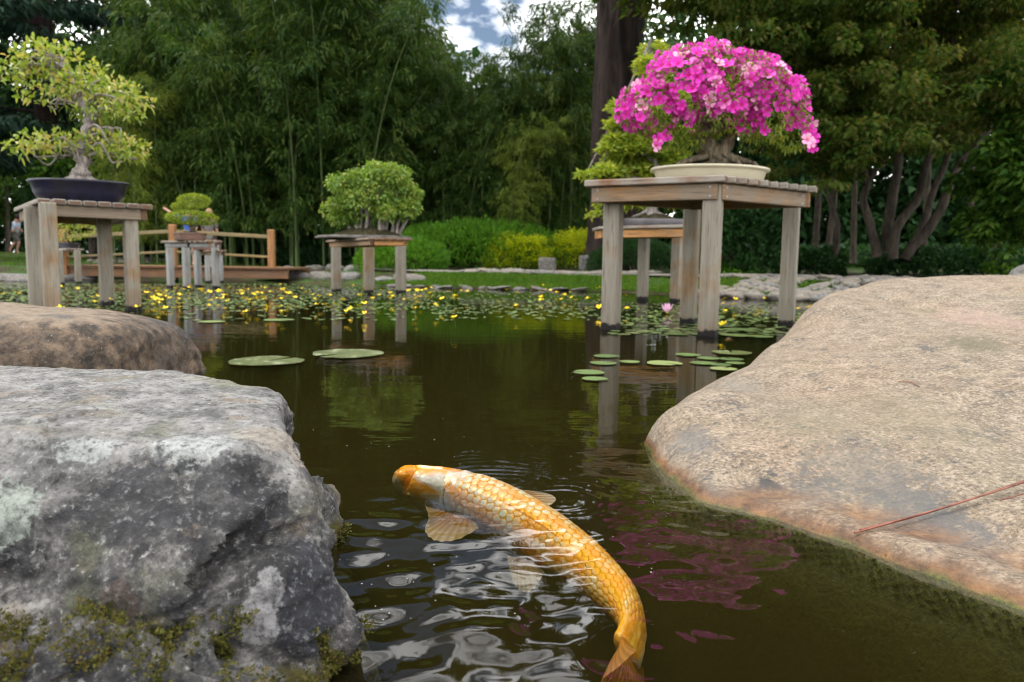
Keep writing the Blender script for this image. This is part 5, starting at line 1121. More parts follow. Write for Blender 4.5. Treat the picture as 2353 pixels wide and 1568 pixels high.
def yflower(seed, h):
    r = np.random.default_rng(seed); V, Fs = [], []; n0 = 0
    for k in range(5):
        a = k*2*PI/5+r.uniform(-.1, .1); up = r.uniform(.15, .6); pts = [(0.04, 0, 0), (.55, .34, .35*up), (1, .22, up), (1.02, -.22, up), (.55, -.34, .35*up)]
        for x, y, z_ in pts: V.append((x*math.cos(a)-y*math.sin(a), x*math.sin(a)+y*math.cos(a), z_))
        Fs.append(tuple(range(n0, n0+5))); n0 += 5
    for k in range(6):
        a = k*PI/3; V.append((.14*math.cos(a), .14*math.sin(a), .22))
    V.append((0, 0, .34)); Fs += [(n0+k, n0+(k+1) % 6, n0+6) for k in range(6)]; n0 += 7; npet = len(Fs)
    for z_ in (0, -h): V += [(.05*math.cos(a), .05*math.sin(a), z_) for a in (0, 2.1, 4.2)]
    Fs += [(n0, n0+1, n0+4, n0+3), (n0+1, n0+2, n0+5, n0+4), (n0+2, n0, n0+3, n0+5)]
    me = mk('yellow_flower', np.array(V), Fs, M['yellow'], False); me.materials.append(M['stalk'])
    for p_ in me.polygons[npet:]: p_.material_index = 1
    return me
YF = [yflower(s, 2.2+.3*s) for s in range(4)]
ylist = [(128, 703), (218, 694), (370, 690), (648, 716), (838, 720), (800, 714), (955, 708), (1043, 729), (1044, 686), (1054, 688), (1146, 694), (1243, 670), (1243, 683), (1265, 668), (1310, 672), (1438, 679), (1440, 709), (1376, 706), (1662, 688), (1662, 697), (1690, 688), (1660, 745), (1756, 686), (1742, 716), (1740, 724), (1858, 706), (1832, 709), (1667, 714), (966, 682), (992, 662), (1010, 672), (1060, 668), (1245, 690), (836, 698), (610, 712), (566, 716), (1684, 700), (985, 676), (1030, 671)]
rr_ = random.Random(9)
while len(ylist) < 205:
    px_ = rr_.choice([rr_.uniform(0, 980), rr_.uniform(250, 980), rr_.uniform(300, 900), rr_.uniform(330, 620), rr_.uniform(950, 1500)]); py_ = rr_.choice([rr_.uniform(654, 690), rr_.gauss(672, 9), rr_.uniform(660, 712)])
    if py_ < 652 or py_ > 714: continue
    ylist.append((px_, py_))
refs = [(122, 'near leg of the blue pot table'), (307, 'right leg of the blue pot table'), (430, 'near leg of the small grey table'), (625, 'end post of the footbridge'), (773, 'left leg of the bonsai forest table'), (847, 'near leg of the bonsai forest table'), (921, 'right leg of the bonsai forest table'), (1190, 'first lime shrub'), (1257, 'square stone block'), (1343, 'upright stone block'), (1403, 'left leg of the azalea table'), (1532, 'pink water lily'), (1626, 'nearest leg of the azalea table'), (1806, 'right leg of the azalea table')]
used_l = set()
def ylabel(i):
    a, b = ylist[i]; nb = min(abs(a-x)+3*abs(b-y_) for j, (x, y_) in enumerate(ylist) if j != i)
    if nb < 22: return None
    rx, rt = min(refs, key=lambda r_: abs(r_[0]-a)); side = 'in line with' if abs(rx-a) < 9 else ('left of' if a < rx else 'right of')
    row = 'far ' if b < 668 else ('near ' if b > 694 else '')
    l_ = 'single %syellow flower %s the %s' % (row, side, rt)
    if l_ in used_l: return None
    used_l.add(l_); return l_
for i, (px_, py_) in enumerate(ylist):
    hgt_ = rr_.uniform(.03, .075); q = P(px_, py_, hgt_); s = rr_.uniform(.016, .026)
    if sdist(np.array([q[0]]), np.array([q[1]]))[0] > -.05: continue
    o = link('yellow_flower', YF[i % 4], None, tuple(q)); o.scale = (s, s, s); o.rotation_euler = (rr_.uniform(-.2, .5), rr_.uniform(-.3, .3), rr_.uniform(0, 6.28)); tag(o, ylabel(i) or 'small bright yellow flower on a thin stalk in the crowded patch above the pond', 'flower', 'yellow pond flowers')
# pink water lily
q = P(1532, 722, .0); t = thing('water_lily', tuple(q), 'pink water lily bloom between the legs of the azalea table', 'water lily')
m = MT('lily_petal'); o_ = m.obj(); z = m.sep(o_)[2]; c = m.ramp(z, (.0, (.78, .25, .50)), (.06, (.85, .55, .72))); b = m.bsdf(c, .5, .3); tl = m.n('ShaderNodeBsdfTranslucent'); m.l(c, tl.inputs[0]); M['lilyp'] = m.done(m.mixs(.4, b, tl.outputs[0]))
V = []
for (y_, w_, z_) in ((0, .08, 0), (.35, .34, .12), (.7, .30, .42), (1, .02, .85)): V += [(-w_/2, y_, z_+.06), (0, y_, z_), (w_/2, y_, z_+.06)]
pm_ = mk('petal', np.array(V), [tuple(f) for f in grid_faces(4, 3).tolist()], M['lilyp'])
for ring, (n_, s_, tl_) in enumerate(((9, .058, .25), (8, .053, .6), (6, .045, .95))):
    for k in range(n_):
        o = link('petal', pm_, t, (0, 0, .01)); a = k*2*PI/n_+ring*.3; o.rotation_euler = (tl_, 0, a); o.scale = (s_, s_, s_)
v, f = ico(2); link('stamens', mk('stamens', v*np.array([.011, .011, .015])+np.array([0, 0, .02]), f, M['yellow']), t)
# specks floating on the open water
sv = MB()
for k in range(150):
    a, b = R_.uniform(500, 1500), R_.uniform(760, 1450); q = P(a, b, .0015); s = R_.uniform(.0004, .0012); sv.add([(q[0]-s, q[1], q[2]), (q[0], q[1]-s, q[2]), (q[0]+s, q[1], q[2]), (q[0], q[1]+s, q[2])], [(0, 1, 2, 3)])
o = link('pollen_specks', sv.mesh('pollen_specks', cloth('pollen', (.5, .5, .42)), False)); tag(o, 'tiny pale specks floating on the open water', 'specks', None, 'stuff')

#@@BACKGROUND
# ------------------------------------------------------------ bank plants
M['g_bamboo'] = leaf_mat('bamboo_leaf', [(.010, .030, .006), (.022, .060, .010), (.048, .095, .015), (.11, .14, .028)], .4, .6, .55, .15)
M['g_bamboo_lt'] = leaf_mat('light_bamboo_leaf', [(.05, .09, .012), (.10, .15, .02), (.19, .22, .035)], .4, .6, .55, .15)
M['g_hedge'] = leaf_mat('dwarf_bamboo_leaf', [(.03, .10, .008), (.06, .17, .012), (.12, .25, .02)], .4, .6, 1.6, .15)
M['g_lime'] = leaf_mat('lime_shrub_leaf', [(.16, .24, .006), (.34, .42, .008), (.54, .56, .02)], .4, .5, 3, .2)
M['g_dark'] = leaf_mat('dark_hedge_leaf', [(.008, .028, .008), (.016, .050, .014), (.032, .080, .022)], .3, .6, 1.5, .15)
M['g_maple'] = leaf_mat('maple_leaf', [(.020, .050, .007), (.046, .092, .014), (.090, .130, .024), (.15, .12, .038)], .55, .6, .8, .12)
M['g_cedar'] = leaf_mat('cedar_leaf', [(.006, .018, .012), (.012, .032, .020), (.024, .050, .028)], .2, .7, .9, .1)
M['g_broad'] = leaf_mat('broad_leaf', [(.015, .05, .006), (.035, .09, .010), (.085, .155, .02)], .45, .6, .8, .15)
M['g_grass'] = leaf_mat('grass_blade', [(.03, .08, .008), (.06, .14, .012), (.12, .20, .025)], .4, .7, 1.4, .1)
def bank(name, label, cat, px, py, wpx, hpx, dpt, n, mat, L_, Wd, up=1.3, group=None, sides=None, squash=1., seed=0):
    g = G(px, py); d = g[1]; rx = wpx/2/F*d; hz = hpx/F*d; t = thing(name, tuple(g), label, cat, group); r = np.random.default_rng(seed)
    C, D = shell([(0, dpt*.95, hz*.0, rx, dpt, hz, n)], r, .74, 1.03, .02); C[:, 2] = hz*(np.abs(C[:, 2])/hz)**.6; D[:, 2] = np.abs(D[:, 2])+up*.4
    C += (fbm(C*5+seed, 3)*.15)[:, None]*np.array([.6, .6, 1.]); o = leafobj('foliage', C, D, L_, Wd, mat, t, None, seed=seed); o['kind'] = 'stuff'
    for k in range(5):
        a = np.array([R_.uniform(-.5, .5)*rx, dpt*.95, .0]); V, Fc_ = tube([a, a+[R_.uniform(-.1, .1), 0, hz*.35], a+[R_.uniform(-.2, .2), 0, hz*.75]], [.02, .015, .008], 6); link('stem', mk('stem', V, Fc_, M['bark_maple']), t)
    return t
bank('dwarf_bamboo_hedge', 'wide bright green feathery hedge sloping up behind the bonsai forest', 'hedge', 1085, 624, 480, 118, 1.7, 21000, M['g_hedge'], .12, .022, seed=1)
bank('dwarf_bamboo_hedge', 'lower green feathery hedge between the bonsai forest table and the path', 'hedge', 900, 626, 220, 76, 1.2, 9000, M['g_hedge'], .11, .022, seed=2)
bank('lime_shrub', 'rounded lime yellow shrub beside the left grey stone block', 'shrub', 1190, 622, 165, 84, .6, 8000, M['g_lime'], .045, .026, seed=3)
bank('lime_shrub', 'lime yellow shrub between the two grey stone blocks', 'shrub', 1325, 620, 170, 88, .7, 8000, M['g_lime'], .045, .026, seed=4)
bank('clipped_hedge', 'clipped dark green dome hedge behind the far table legs', 'hedge', 1475, 630, 230, 76, .8, 15000, M['g_dark'], .04, .022, seed=5)
bank('clipped_hedge', 'small dark clipped dome behind the top of the feathery hedge', 'hedge', 1180, 580, 110, 48, .8, 6000, M['g_dark'], .05, .028, seed=6)
bank('dark_shrub', 'blue green leafy shrub behind the right azalea table leg', 'shrub', 1730, 640, 250, 175, 1.0, 11000, M['g_dark'], .10, .05, seed=7)
bank('dark_shrub', 'low dark shrub on the bare soil below the maple trunks', 'shrub', 1905, 636, 130, 60, .7, 3000, M['g_dark'], .09, .05, seed=8)
bank('clipped_hedge', 'long low dark hedge behind the crest of the sandstone boulder', 'hedge', 2260, 640, 330, 62, 1.2, 9000, M['g_dark'], .08, .045, seed=9)
bank('fern_clump', 'bright green fern clump at the foot of the maple stems', 'fern', 2030, 612, 170, 42, .6, 3000, M['g_hedge'], .14, .04, seed=10)
bank('ground_ivy', 'patch of ivy along the path between the azalea table legs', 'ivy', 1700, 640, 160, 26, .5, 3000, M['g_hedge'], .07, .045, seed=11)
bank('ground_ivy', 'grey green ivy spreading on the bank behind the bridge end', 'ivy', 720, 616, 240, 44, 1.2, 8000, M['g_dark'], .09, .05, seed=12)
for (a, b, w_, h_, lab) in ((1257, 622, 40, 30, 'squarish grey stone block in front of the lime shrubs'), (1343, 620, 28, 33, 'upright grey stone block right of the second lime shrub')):
    g = G(a, b); g[1] -= .12; d = g[1]; v, f = sphere_grid(14, 0); V = cutrock(v, [((1, 0, 0), w_/2/F*d), ((-1, 0, 0), w_/2/F*d), ((0, 1, 0), .12), ((0, -1, 0), .12), ((0, 0, 1), h_/F*d), ((0, 0, -1), .1)], 12.); V = V*(1+.05*fbm(V*9, 3))[:, None]
    o = link('stone_block', fixn(mk('stone_block', V, f, ST[0].materials[0])), None, (g[0], g[1], gz1(g[0], g[1]))); tag(o, lab, 'stone block')
# a dry cane leaning on the lime shrub
a0, b0_ = W(1322, 630, G(1322, 628)[1]-.25), W(1300, 560, G(1322, 628)[1]-.1); 
# grass on banks
r = np.random.default_rng(31); C = []
for k in range(60000):
    pass
px = r.uniform(850, 2000, 26000); off = r.uniform(.05, 1.25, 26000); tb_s = [shore_pt(x) for x in np.linspace(850, 2000, 60)]; xs = np.linspace(850, 2000, 60)
Q0 = np.stack([np.interp(px, xs, [t_[0][i] for t_ in tb_s]) for i in (0, 1)], -1); N0 = np.stack([np.interp(px, xs, [t_[1][i] for t_ in tb_s]) for i in (0, 1)], -1); Cg = Q0+N0*off[:, None]
keep = (px < 1600) | (fbm(np.c_[Cg*2.2, 0*Cg[:, :1]], 2) > .12); Cg = Cg[keep]
Cg2 = np.stack([np.r_[r.uniform(-16, -1.5, 24000), r.uniform(-26, -11, 30000)], np.r_[r.uniform(9, 22, 24000), r.uniform(14, 36, 30000)]], -1); s_ = sdist(Cg2[:, 0], Cg2[:, 1]); Cg2 = Cg2[(s_ > .1) & (fbm(np.c_[Cg2*.8, 0*Cg2[:, :1]], 2) > -.1)]
Cg = np.concatenate([Cg, Cg2]); C = np.c_[Cg, gz(Cg[:, 0], Cg[:, 1])]; D = r.normal(size=C.shape)*.35; D[:, 2] = 1
o = leafobj('bank_grass', C, D, .075, .012, M['g_grass'], None, None, seed=3); tag(o, 'short grass on the far banks of the pond', 'grass', None, 'stuff')

# ------------------------------------------------------------ bamboo grove
def bamboo_parts(seed, H_=7., nc=5, leaf=.17, nb=38):
    r = np.random.default_rng(seed); culms, C, D = [], [], []
    for k in range(nc):
        b = np.array([r.normal()*.35, r.normal()*.35, 0]); lean = r.normal(size=2)*.5; h = H_*r.uniform(.78, 1.05); t = np.linspace(0, 1, 12)
        pts = np.stack([b[0]+lean[0]*t**2.2*1.6, b[1]+lean[1]*t**2.2*1.6, h*(t-.10*t**4)], -1); culms.append(tube(pts, np.linspace(.032, .006, 12), 6))
        for j in range(nb):
            u = r.uniform(.08, 1)**.75; q = np.array([np.interp(u, t, pts[:, i]) for i in range(3)]); a = r.uniform(0, 6.28); l_ = r.uniform(.5, 1.15)*(1.15-.45*u)
            d = np.array([math.cos(a), math.sin(a), r.uniform(.3, .9)])
            m_ = r.integers(9, 16)
            for s in np.linspace(.25, 1, m_):
                p_ = q+d*l_*s; p_[2] -= .75*l_*s*s; nl = 6
                C.append(p_+r.normal(size=(nl, 3))*.07); dd = d*np.array([.8, .8, 0])+r.normal(size=(nl, 3))*.55; dd[:, 2] -= .35; D.append(dd)
    return culms, np.concatenate(C), np.concatenate(D)
def group_from(name, culms, V, Fq, leafmat, label, loc, rz, sc_, group, cache, cat='bamboo', stemname='culm', stemmat='culm'):
    t = thing(name, loc, label, cat, group, rz); t.scale = (sc_, sc_, sc_)
    for me in cache['c']: link(stemname, me, t)
    o = link('foliage', cache['f'], t); o['kind'] = 'stuff'; return t
BC = []
for s in range(4):
    cu, C, D = bamboo_parts(40+s, 7.); C, D = clumpy(C, D, 1.6, -.28, s*3.)
    V, Fq = leaves(C, D, .19, .030, seed=s, droop=.35)
    BC.append({'c': [mk('culm', *c_, M['culm']) for c_ in cu], 'f': mk('bamboo_foliage', V, Fq, M['g_bamboo'], False), 'fl': mk('light_bamboo_foliage', V, Fq, M['g_bamboo_lt'], False)})
lab_b = 'tall dark bamboo clump standing in the grove behind the pond'
rr_ = random.Random(21); spots = []
def bam(px_, d, sc_, light=False, label=None):
    q = W(px_, 600, d); z_ = gz1(q[0], q[1])-.05; i = rr_.randrange(4); c_ = BC[i]; t = thing('bamboo_clump', (q[0], q[1], z_), label or lab_b, 'bamboo', 'bamboo clumps of the grove', rr_.uniform(0, 6.28)); t.scale = (sc_, sc_, sc_)
    for me in c_['c']: link('culm', me, t)
    o = link('foliage', c_['fl'] if light else c_['f'], t); o['kind'] = 'stuff'
ordw = ('first', 'second', 'third', 'fourth', 'fifth', 'sixth', 'seventh', 'eighth', 'ninth', 'tenth', 'eleventh', 'twelfth', 'thirteenth', 'fourteenth', 'fifteenth')
rows = {'front': [(450, 16, .7), (470, 17.5, 1.05), (345, 17, .82), (560, 16.2, .85), (560, 17.5, 1.15), (690, 16.4, .95), (660, 17.8, 1.22), (765, 17.6, 1.15), (850, 16.6, .9), (870, 17.8, 1.08), (965, 18, .88), (1055, 17, .66)],
 'middle': [(420, 19, 1.0), (520, 20, 1.1), (610, 19, 1.22), (715, 19.5, 1.25), (820, 19, 1.16), (920, 19.2, .98), (1015, 19, .80), (1060, 20, .74)],
 'rear': [(500, 23, 1.3), (600, 24, 1.4), (700, 24, 1.45), (800, 24, 1.4), (900, 24, 1.1), (1000, 24, .85)],
 'right hand': [(1110, 17, .72), (1160, 16.5, .71), (1210, 17.5, .78), (1265, 16.8, .80), (1320, 18, .95), (1360, 19, 1.05), (1240, 20, .82), (1140, 21, .78), (1420, 20, 1.1)]}
for rn, lst in rows.items():
    for i_r, (a, d, s) in enumerate(sorted(lst)):
        bam(a, d, s, False, 'dark green bamboo clump, %s from the left in the %s row of the grove' % (ordw[i_r], rn))
for (a, d, s, lab) in ((330, 15.5, .60, 'pale yellow green bamboo clump arching behind the blue pot bonsai'), (285, 16.5, .70, 'light green bamboo clump at the left end of the grove'), (1185, 15.8, .50, 'olive bamboo clump drooping in front of the darker grove at its right end')):
    bam(a, d, s, True, lab)

# ------------------------------------------------------------ trees
def limb(parent, pts, r0, r1, mat, name='limb', n=18, sides=10, rough=.25, seed=0):
    V, Fc_ = tube(spline(pts, n), np.linspace(r0, r1, n), sides, rough, seed); return link(name, mk(name, V, Fc_, mat), parent, -parent.location)
# big dark redwood trunk
q = G(1408, 606); dT = 14.6; base = W(1408, 606, dT); base[2] = gz1(base[0], base[1])
t = thing('redwood_tree', tuple(base), 'massive dark red brown tree trunk rising behind the azalea', 'tree')
n1, n2_ = 90, 56; zz = np.linspace(-.2, 12, n1); th = np.arange(n2_)*2*PI/n2_; R1 = np.interp(zz, [0, .6, 2, 6, 12], [.56, .46, .42, .40, .30])
Vt = np.stack([np.cos(th)[None]*R1[:, None]+(.04*zz-.0)[:, None]*0, np.sin(th)[None]*R1[:, None]+0*zz[:, None], np.repeat(zz[:, None], n2_, 1)], -1).reshape(-1, 3)
Nn = Vt*np.array([1, 1, 0]); Nn /= np.linalg.norm(Nn, axis=1)[:, None]
Vt = Vt+Nn*(.07*fbm(Vt*np.array([4, 4, .5])+3, 4, .6, True)+.05*fbm(Vt*np.array([2, 2, .6]), 3))[:, None]
zk = W(1420, 70, dT)[2]-base[2]
for sx_ in (-.02, .24): # two raised ribs that part and meet again round a long scar
    a_ = np.arctan2(Vt[:, 1], Vt[:, 0])+PI/2; a_ = (a_+PI) % (2*PI)-PI; cen_ = (.12+.22*np.cos((Vt[:, 2]-zk)*1.5)*(1 if sx_ > 0 else -1)); Vt = Vt+Nn*(.07*np.exp(-((a_-cen_)/.10)**2)*np.exp(-((Vt[:, 2]-zk)/1.2)**2))[:, None]
o = link('trunk', mk('trunk', Vt, grid_faces(n1, n2_, True), M['bark_dark']), t)
r = np.random.default_rng(3)
for k in range(7):
    a = r.uniform(0, 6.28); z_ = 7.5+k*.6; e = np.array([math.cos(a)*2.6, math.sin(a)*2.6, z_-.6]); V, Fc_ = tube(spline([(0, 0, z_), e*.5+[0, 0, z_*.5+.2], e], 10), np.linspace(.10, .03, 10), 7, .2, k); link('limb', mk('limb', V, Fc_, M['bark_dark']), t)
    C, D = shell([(e[0]*.75, e[1]*.75, z_-.6, 1.3, 1.3, .45, 1800)], r, .2, 1.05); D[:, 2] -= .4; o = leafobj('foliage', C, D, .16, .05, M['g_cedar'], t); o['kind'] = 'stuff'
# overhanging spray at the top of the sky gap
# maple group on the right
dM = 11.2
mp_ = thing('maple_tree', tuple(np.r_[W(2050, 585, dM)[:2], gz1(*W(2050, 585, dM)[:2])]), 'multi stemmed maple with bare leaning grey stems on the right bank', 'tree')
def wl_(L_, d=dM): return [W(a, b, d+c) for a, b, c in L_]
kM = dM/F
limb(mp_, wl_([(2014, 590, 0), (2010, 560, 0), (1998, 513, .05), (1983, 460, .1), (1993, 418, .1), (1973, 363, .1), (1940, 315, .1), (1900, 250, .2)]), 0.074, 0.032, M['bark_maple'], 'stem', 26)
limb(mp_, wl_([(1990, 425, .1), (2010, 392, .1), (2039, 355, .1), (2050, 290, .2), (2040, 200, .2)]), .055, .025, M['bark_maple'], 'stem', 16)
limb(mp_, wl_([(2040, 580, .3), (2039, 539, .3), (2049, 460, .35), (2062, 394, .35), (2065, 328, .4), (2060, 200, .4), (2080, 60, .5), (2070, -100, .5)]), 0.084, 0.040, M['bark_maple'], 'stem', 26)
limb(mp_, wl_([(2053, 595, -.1), (2052, 574, -.1), (2062, 521, -.1), (2110, 455, 0), (2128, 381, 0), (2152, 328, .1), (2185, 200, .1), (2190, 40, .2), (2230, -120, .3)]), 0.074, 0.036, M['bark_maple'], 'stem', 26)
limb(mp_, wl_([(2080, 598, .2), (2095, 568, .2), (2138, 520, .2), (2170, 460, .2), (2196, 389, .2), (2240, 338, .2), (2280, 285, .2), (2345, 180, .3), (2420, 60, .3)]), 0.080, 0.036, M['bark_maple'], 'stem', 26)
limb(mp_, wl_([(2085, 590, .6), (2120, 520, .6), (2145, 440, .7), (2180, 350, .7), (2210, 220, .8), (2215, 60, .9)]), 0.064, 0.032, M['bark_maple'], 'stem', 22)
limb(mp_, wl_([(1915, 600, .9), (1925, 520, .9), (1900, 440, 1.), (1890, 330, 1.)]), .05, .02, M['bark_maple'], 'stem', 14)
r = np.random.default_rng(23)
def layers(spec, mat, L_, Wd, parent, n_per, seedo=0, clump=-.2, thick=.12, up=.2):
    for i, (a, b, d, rx, rd) in enumerate(spec):
        c = W(a, b, d); rxw = rx*d/F; rs = [(c[0]+r.normal()*rxw*.45, c[1]+r.normal()*rd*.5, c[2]+r.normal()*.26-.0, rxw*r.uniform(.22, .5), rd*r.uniform(.3, .6), thick*r.uniform(.5, 1.2), n_per/15) for _ in range(15)]
        C, D = shell(rs, r, .1, 1.05); D[:, 2] = D[:, 2]*.3-up; C[:, 2] -= .10*(((C[:, 0]-c[0])/rxw)**2); C, D = clumpy(C, D, 2.2, clump, i+seedo)
        o = leafobj('foliage', C-np.array(parent.location), D, L_, Wd, mat, parent, None, seed=i+seedo); o['kind'] = 'stuff'
spec = []
for (a, b) in ((1640, 20), (1720, 60), (1800, 30), (1880, 70), (1960, 30), (2040, 80), (2120, 40), (2200, 90), (2290, 40), (1830, 130), (1760, 110), (1900, 160), (1990, 150), (1930, 215), (2010, 230), (2080, 160), (1850, 200), (1870, 260), (1960, 290), (1890, 320), (2170, 270), (2250, 250), (2310, 300), (1860, 330), (1700, -40), (1850, -50), (2000, -60), (2150, -60), (2300, -40), (2160, 210), (2240, 180), (2330, 130), (2050, 285)):
    spec.append((a, b, dM+r.uniform(-1.6, 1.4), r.uniform(85, 150), r.uniform(.7, 1.3)))
layers(spec, M['g_maple'], .072, .046, mp_, 4600, 0, -.08)
hi = [(a, b, dM+r.uniform(-1.5, 2.5), 210, 1.6) for a in range(1480, 2600, 130) for b in (-150, -270, -400, -540)]
layers(hi, M['g_maple'], .13, .085, mp_, 2600, 60, -.25, .25)
# broadleaf at the far right and low fillers
bt = thing('broadleaf_tree', tuple(np.r_[W(2400, 590, 9.5)[:2], .3]), 'bright leaved tree at the far right edge above the long hedge', 'tree')
limb(bt, [W(2420, 600, 9.5), W(2410, 450, 9.5), W(2430, 250, 9.5), W(2400, 0, 9.5)], .12, .05, M['bark_maple'], 'trunk')
spec = [(2330, 380, 9.3, 70, .6), (2310, 450, 9.4, 60, .5), (2350, 500, 9.4, 60, .5), (2360, 300, 9.6, 70, .6), (2290, 520, 9.8, 60, .5), (2400, 420, 9.5, 80, .6), (2330, 420, 9.3, 50, .5), (2380, 200, 9.6, 80, .6)]
layers(spec, M['g_broad'], .11, .065, bt, 1500, 90, -.3, .2)
# thin background trunks on the right
for i, (a, b, lab) in enumerate(((1870, 1885, 'thin grey trunk left of the maple stems'), (1900, 1932, 'thin leaning trunk between the shrub and the maple'), (2225, 2230, 'slim dark trunk right of the maple stems'), (2290, 2300, 'slim dark trunk near the right edge'), (1960, 1955, 'slender dark trunk behind the forked maple stem'), (2120, 2135, 'slender trunk behind the leaning maple stems'))):
    d = 14+i*.4; t = thing('slim_tree', tuple(np.r_[W(a, 600, d)[:2], .3]), lab, 'tree', 'slim trees behind the maple'); V, Fc_ = tube(spline([W(a, 605, d), W((a+b)/2+6, 400, d), W(b, 200, d), W(b+10, -60, d)], 14), np.linspace(.07, .03, 14), 8, .2, i); link('trunk', mk('trunk', V, Fc_, M['bark_maple']), t, -t.location)
    C, D = shell([(*W(b, y_, d), .9, .8, .5, 900) for y_ in (160, 40, -80)], r, .2, 1.05); o = leafobj('foliage', C-np.array(t.location), D, .12, .07, M['g_maple'], t, None, seed=i); o['kind'] = 'stuff'
# dark cedars at the left
def cedar(px_, d, H_, lab, seed, z0=2.6, spread=4.2):
    q = W(px_, 600, d); g = gz1(q[0], q[1]); t = thing('cedar_tree', (q[0], q[1], g), lab, 'tree', 'dark cedars on the left'); r = np.random.default_rng(seed)
    V, Fc_ = tube([(0, 0, 0), (0, .1, H_*.5), (.1, 0, H_)], [.35, .25, .05], 10, .1); link('trunk', mk('trunk', V, Fc_, M['bark_dark']), t)
    Cs, Ds = [], []; mb = MB()
    for k in range(46):
        z_ = z0+(H_-z0)*(k/46)**.9; a = k*2.4+r.uniform(-.3, .3); l_ = spread*(1-.75*(z_-z0)/(H_-z0))*r.uniform(.7, 1.1); e = np.array([math.cos(a), math.sin(a), 0])
        V, Fc_ = tube([(0, 0, z_), e*l_*.5+[0, 0, z_+.15], e*l_+[0, 0, z_-.25]], [.06, .04, .01], 5); mb.add(V, Fc_)
        n_ = int(330*l_/3); u = r.uniform(.15, 1.05, n_); side_ = np.cross(e, [0, 0, 1.]); w_ = (1.1-.7*u)*.32*l_
        C = e[None]*(u*l_)[:, None]+side_[None]*(r.uniform(-1, 1, n_)*w_)[:, None]; C[:, 2] += z_-.25*u*u+r.normal(size=n_)*.07; Cs.append(C)
        Ds.append(e[None]*.6+side_[None]*r.normal(size=(n_, 1))*.7+np.array([0, 0, -.35])+r.normal(size=(n_, 3))*.2)
    link('limbs', mb.mesh('limbs', M['bark_dark']), t); o = leafobj('foliage', np.concatenate(Cs), np.concatenate(Ds), .30, .09, M['g_cedar'], t, None, seed=seed); o['kind'] = 'stuff'
cedar(120, 21, 15, 'dark cedar with flat layered branches filling the upper left corner', 1)
cedar(330, 24, 15, 'dark cedar behind the light bamboo with long drooping limbs', 2, 4.)
cedar(-150, 19, 14, 'dark cedar outside the left edge reaching into the picture', 3)
cedar(505, 30, 17, 'tall cedar whose grey trunk shows above the bamboo', 4, 5.)
# broadleaf behind the left bonsai
for i, (a, d, s, lab) in enumerate(((20, 42, 3.2, 'leafy tree with fresh green foliage behind the walking person'), (215, 20, 1.5, 'dark green leafy tree behind the blue pot'), (-120, 40, 3.2, 'leafy tree at the left edge beyond the lawn'), (255, 19, 1.2, 'bushy tree left of the grove behind the lime green bonsai'))):
    q = W(a, 600, d); t = thing('leafy_tree', (q[0], q[1], gz1(q[0], q[1])), lab, 'tree', 'leafy trees behind the left shore'); r2 = np.random.default_rng(i+50)
    V, Fc_ = tube([(0, 0, 0), (.1, 0, s), (0, .1, 2.4*s)], [.14, .11, .04], 8, .2); link('trunk', mk('trunk', V, Fc_, M['bark_maple']), t)
    bl_ = [(r2.normal()*s*.7, r2.normal()*s*.5, s*r2.uniform(.5, 2.4), s*.55, s*.5, s*.38, 900) for _ in range(10)]; C, D = shell(bl_, r2, .5, 1.05); o = leafobj('foliage', C, D, .15, .09, M['g_broad'] if i != 1 else M['g_dark'], t, None, seed=i); o['kind'] = 'stuff'
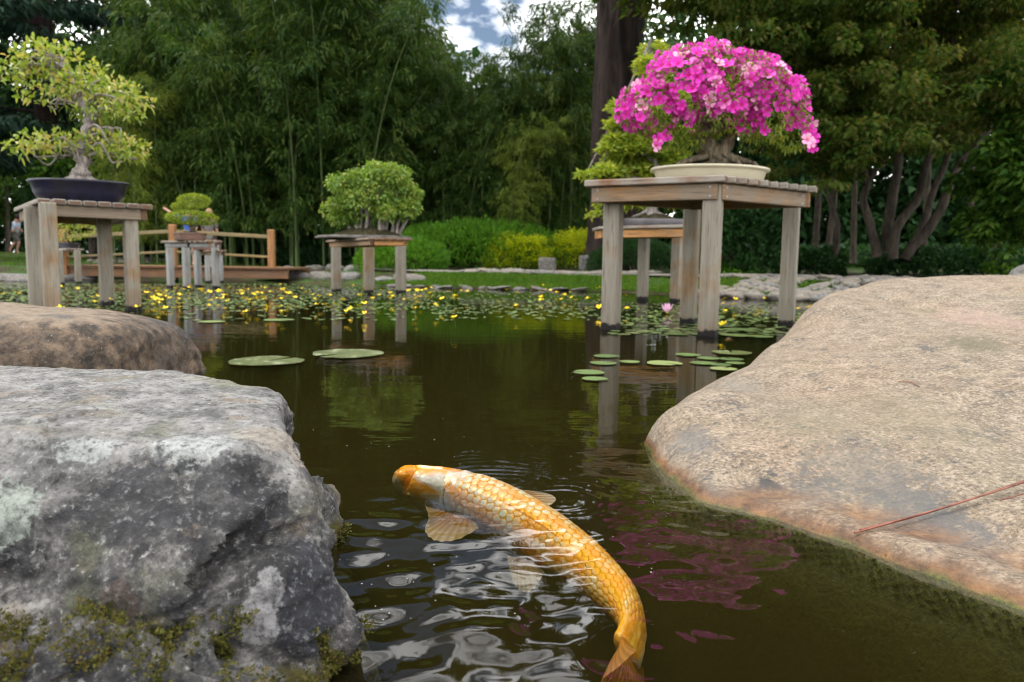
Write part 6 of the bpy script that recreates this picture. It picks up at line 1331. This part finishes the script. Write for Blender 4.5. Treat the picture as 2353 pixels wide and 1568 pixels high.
# far woodland mass, lower where the sky shows
r = np.random.default_rng(77); C, D = [], []
def topline(px): return np.interp(px, [-900, 0, 250, 500, 900, 960, 1150, 1380, 1450, 1700, 3300], [-60, -40, 20, 0, 40, 130, 200, 150, 60, -60, -80])
for k in range(900):
    px_ = r.uniform(-900, 3300); d = r.uniform(25, 34)+(16 if -260 < px_ < 170 else 0); tp = topline(px_); py_ = r.uniform(tp, 600); c = W(px_, py_, d); n_ = 95
    s_ = r.uniform(.9, 1.7); dd = r.normal(size=(n_, 3)); dd /= np.linalg.norm(dd, axis=1)[:, None]; C.append(c+dd*s_*np.array([1, .8, .7])*r.uniform(.5, 1, (n_, 1))); D.append(dd+r.normal(size=(n_, 3))*.5)
for k in range(420):
    c = W(r.uniform(-450, 190), r.uniform(60, 585), r.uniform(44, 50)); n_ = 60; dd = r.normal(size=(n_, 3)); dd /= np.linalg.norm(dd, axis=1)[:, None]; C.append(c+dd*2.2*r.uniform(.4, 1, (n_, 1))); D.append(dd+r.normal(size=(n_, 3))*.5)
o = leafobj('woodland', np.concatenate(C), np.concatenate(D), .42, .22, M['g_dark'], None, None, seed=2); tag(o, 'dark woodland closing the view behind the bamboo grove', 'woodland', None, 'stuff')
C, D = [], []
for k in range(620):
    px_ = r.uniform(-700, 3000) if k < 420 else r.uniform(1600, 2700); d = r.uniform(24.5, 29)+(20 if -260 < px_ < 170 else 0); c = W(px_, r.uniform(395 if k < 420 else 180, 600), d); n_ = 80; dd = r.normal(size=(n_, 3)); dd /= np.linalg.norm(dd, axis=1)[:, None]; C.append(c+dd*.95*r.uniform(.3, 1, (n_, 1))); D.append(dd+r.normal(size=(n_, 3))*.5)
o = leafobj('thicket', np.concatenate(C), np.concatenate(D), .36, .20, M['g_dark'], None, None, seed=6); tag(o, 'low dark thicket closing the gaps between the bamboo stems', 'thicket', None, 'stuff')
# undergrowth behind the grove at ground level
C, D = [], []
Cg = np.stack([r.uniform(-16, 16, 26000), r.uniform(17.5, 24, 26000)], -1); s_ = sdist(Cg[:, 0], Cg[:, 1]); Cg = Cg[(s_ > 2.5) & (Cg[:, 0] > -8.5)]; C = np.c_[Cg, gz(Cg[:, 0], Cg[:, 1])+r.uniform(0, .5, len(Cg))]; D = r.normal(size=C.shape)*.6; D[:, 2] = np.abs(D[:, 2])+.4
o = leafobj('undergrowth', C, D, .28, .09, M['g_dark'], None, None, seed=4); tag(o, 'dark undergrowth round the feet of the bamboo', 'undergrowth', None, 'stuff')
